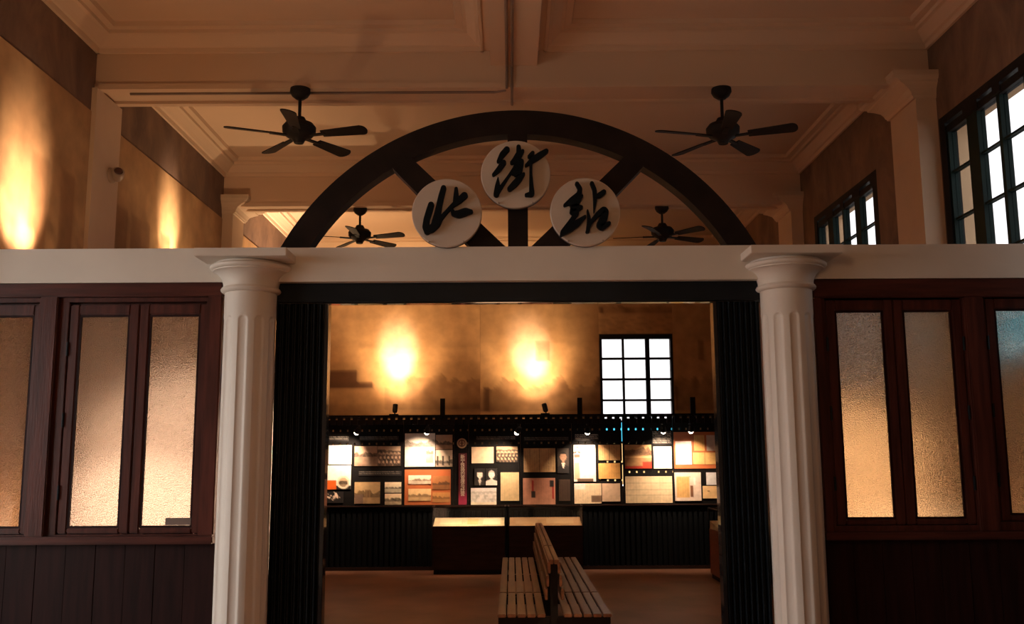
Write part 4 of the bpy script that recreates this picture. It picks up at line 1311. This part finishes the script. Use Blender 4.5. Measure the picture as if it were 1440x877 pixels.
# papers lying on the decks
def sheet(x0, x1, s0, s1, col, label):
    f = lambda s: (13.43 + s, 0.645 + s * 0.09 / 0.38)
    (ya, za), (yb, zb_) = f(s0), f(s1)
    mb = MB().prism([(ya, za + 0.001), (ya, za + 0.005), (yb, zb_ + 0.005), (yb, zb_ + 0.001)], lambda a, b: Vector((x0, a, b)), lambda a, b: Vector((x1, a, b)))
    mb.build('paper_sheet', mat('sheet_paper', col, 0.7, var=0.08), label=label, cat='paper', group='papers in the glass cases')
sheet(-1.0, -0.70, 0.06, 0.32, (0.80, 0.68, 0.48), 'cream paper lying at the left of the brightly lit glass case')
sheet(-0.62, -0.47, 0.08, 0.30, (0.66, 0.50, 0.26), 'narrow amber paper in the middle of the brightly lit glass case')
sheet(-0.40, -0.16, 0.06, 0.32, (0.84, 0.74, 0.56), 'pale paper lying at the right of the brightly lit glass case')
sheet(0.05, 0.36, 0.06, 0.30, (0.58, 0.36, 0.22), 'brown paper at the left of the glass case behind the bench')
sheet(0.48, 0.86, 0.06, 0.30, (0.62, 0.40, 0.24), 'brown paper at the right of the glass case behind the bench')

# ------------------------------------------------------------------ benches
def bench(y0, y1, label, leg_y):
    b = thing('slatted_bench', (0.31, (y0 + y1) / 2, 0), label, 'bench', 'double-sided slatted benches')
    zt = 0.45
    w = 0.060
    for k in range(5):
        for x0 in (-0.107, 0.378):
            xa = x0 + k * 0.0725
            box('seat_slat', (xa, xa + w, y0, y1, zt - 0.024, zt), M['bench'], b, bevel=0.004)
    # back-to-back backrests leaning against each other, three slats each
    for s in (-1, 1):
        for k in range(3):
            z0 = 0.55 + k * 0.095
            xc = 0.310 + s * (0.060 - 0.012 * k)
            MB().beam((xc, y0 + 0.0, z0 + 0.04), (xc, y1 - 0.0, z0 + 0.04), 0.020, 0.080).build('back_slat', M['bench'], b, bevel=0.003)
        xc = 0.310 + s * 0.020
        box('top_slat', (xc - 0.018, xc + 0.016, y0, y1, 0.805, 0.838), M['bench'], b, bevel=0.004)
    for yy in leg_y:
        box('support_post', (0.283, 0.337, yy - 0.025, yy + 0.025, 0.0, 0.804), M['iron'], b)
        box('cross_rail', (-0.10, 0.283, yy - 0.02, yy + 0.02, zt - 0.085, zt - 0.025), M['iron'], b)
        box('cross_rail', (0.337, 0.72, yy - 0.02, yy + 0.02, zt - 0.085, zt - 0.025), M['iron'], b)
        for xx in (-0.075, 0.695):
            box('leg', (xx - 0.022, xx + 0.022, yy - 0.022, yy + 0.022, 0.0, zt - 0.085), M['iron'], b)
    for xx in (-0.103, 0.703):
        box('edge_rail', (xx, xx + 0.02, y0 + 0.03, y1 - 0.03, zt - 0.075, zt - 0.026), M['iron'], b)
    return b
bench(7.24, 8.36, 'short wooden slatted bench nearest the gateway', (7.30, 8.30))
bench(8.385, 11.2, 'longer wooden slatted bench behind the short one, reaching towards the glass cases', (8.45, 9.8, 11.1))

# ------------------------------------------------------------------ lit panels added behind the pebbled panes to backlight them
def stand(x0, x1, y, z0, z1, label, energy, col, lampz, lc=(1.0, 0.69, 0.49)):
    s = thing('backlight_stand', ((x0 + x1) / 2, y, 0), label, 'backlight panel', 'added backlight panels behind the partition')
    box('panel', (x0, x1, y, y + 0.04, z0, z1), mat('backlight_paper', col, 0.7, var=0.1), s)
    for xx in (x0 + 0.06, x1 - 0.06):
        box('leg', (xx - 0.02, xx + 0.02, y + 0.002, y + 0.038, 0.0, z0), M['iron'], s)
        box('foot', (xx - 0.02, xx + 0.02, y - 0.15, y + 0.19, 0.0, 0.02), M['iron'], s)
    box('backlight_arm', ((x0 + x1) / 2 - 0.01, (x0 + x1) / 2 + 0.01, y - 0.30, y + 0.02, z1, z1 + 0.02), M['iron'], s)
    light('pane_backlight', 'SPOT', ((x0 + x1) / 2, y - 0.30, z1 - 0.01), energy, lc, ((x0 + x1) / 2, y, lampz), s, spot_size=math.radians(120), spot_blend=1.0, shadow_soft_size=0.05)
    return s
stand(-2.80, -1.45, 6.35, 0.85, 2.25, 'tall cream panel added to backlight the left frosted windows', 1700, (0.82, 0.74, 0.68), 1.25)
stand(1.75, 2.75, 6.45, 0.65, 2.05, 'amber panel added to backlight the right frosted windows', 950, (0.74, 0.58, 0.42), 0.95, (1.0, 0.63, 0.34))
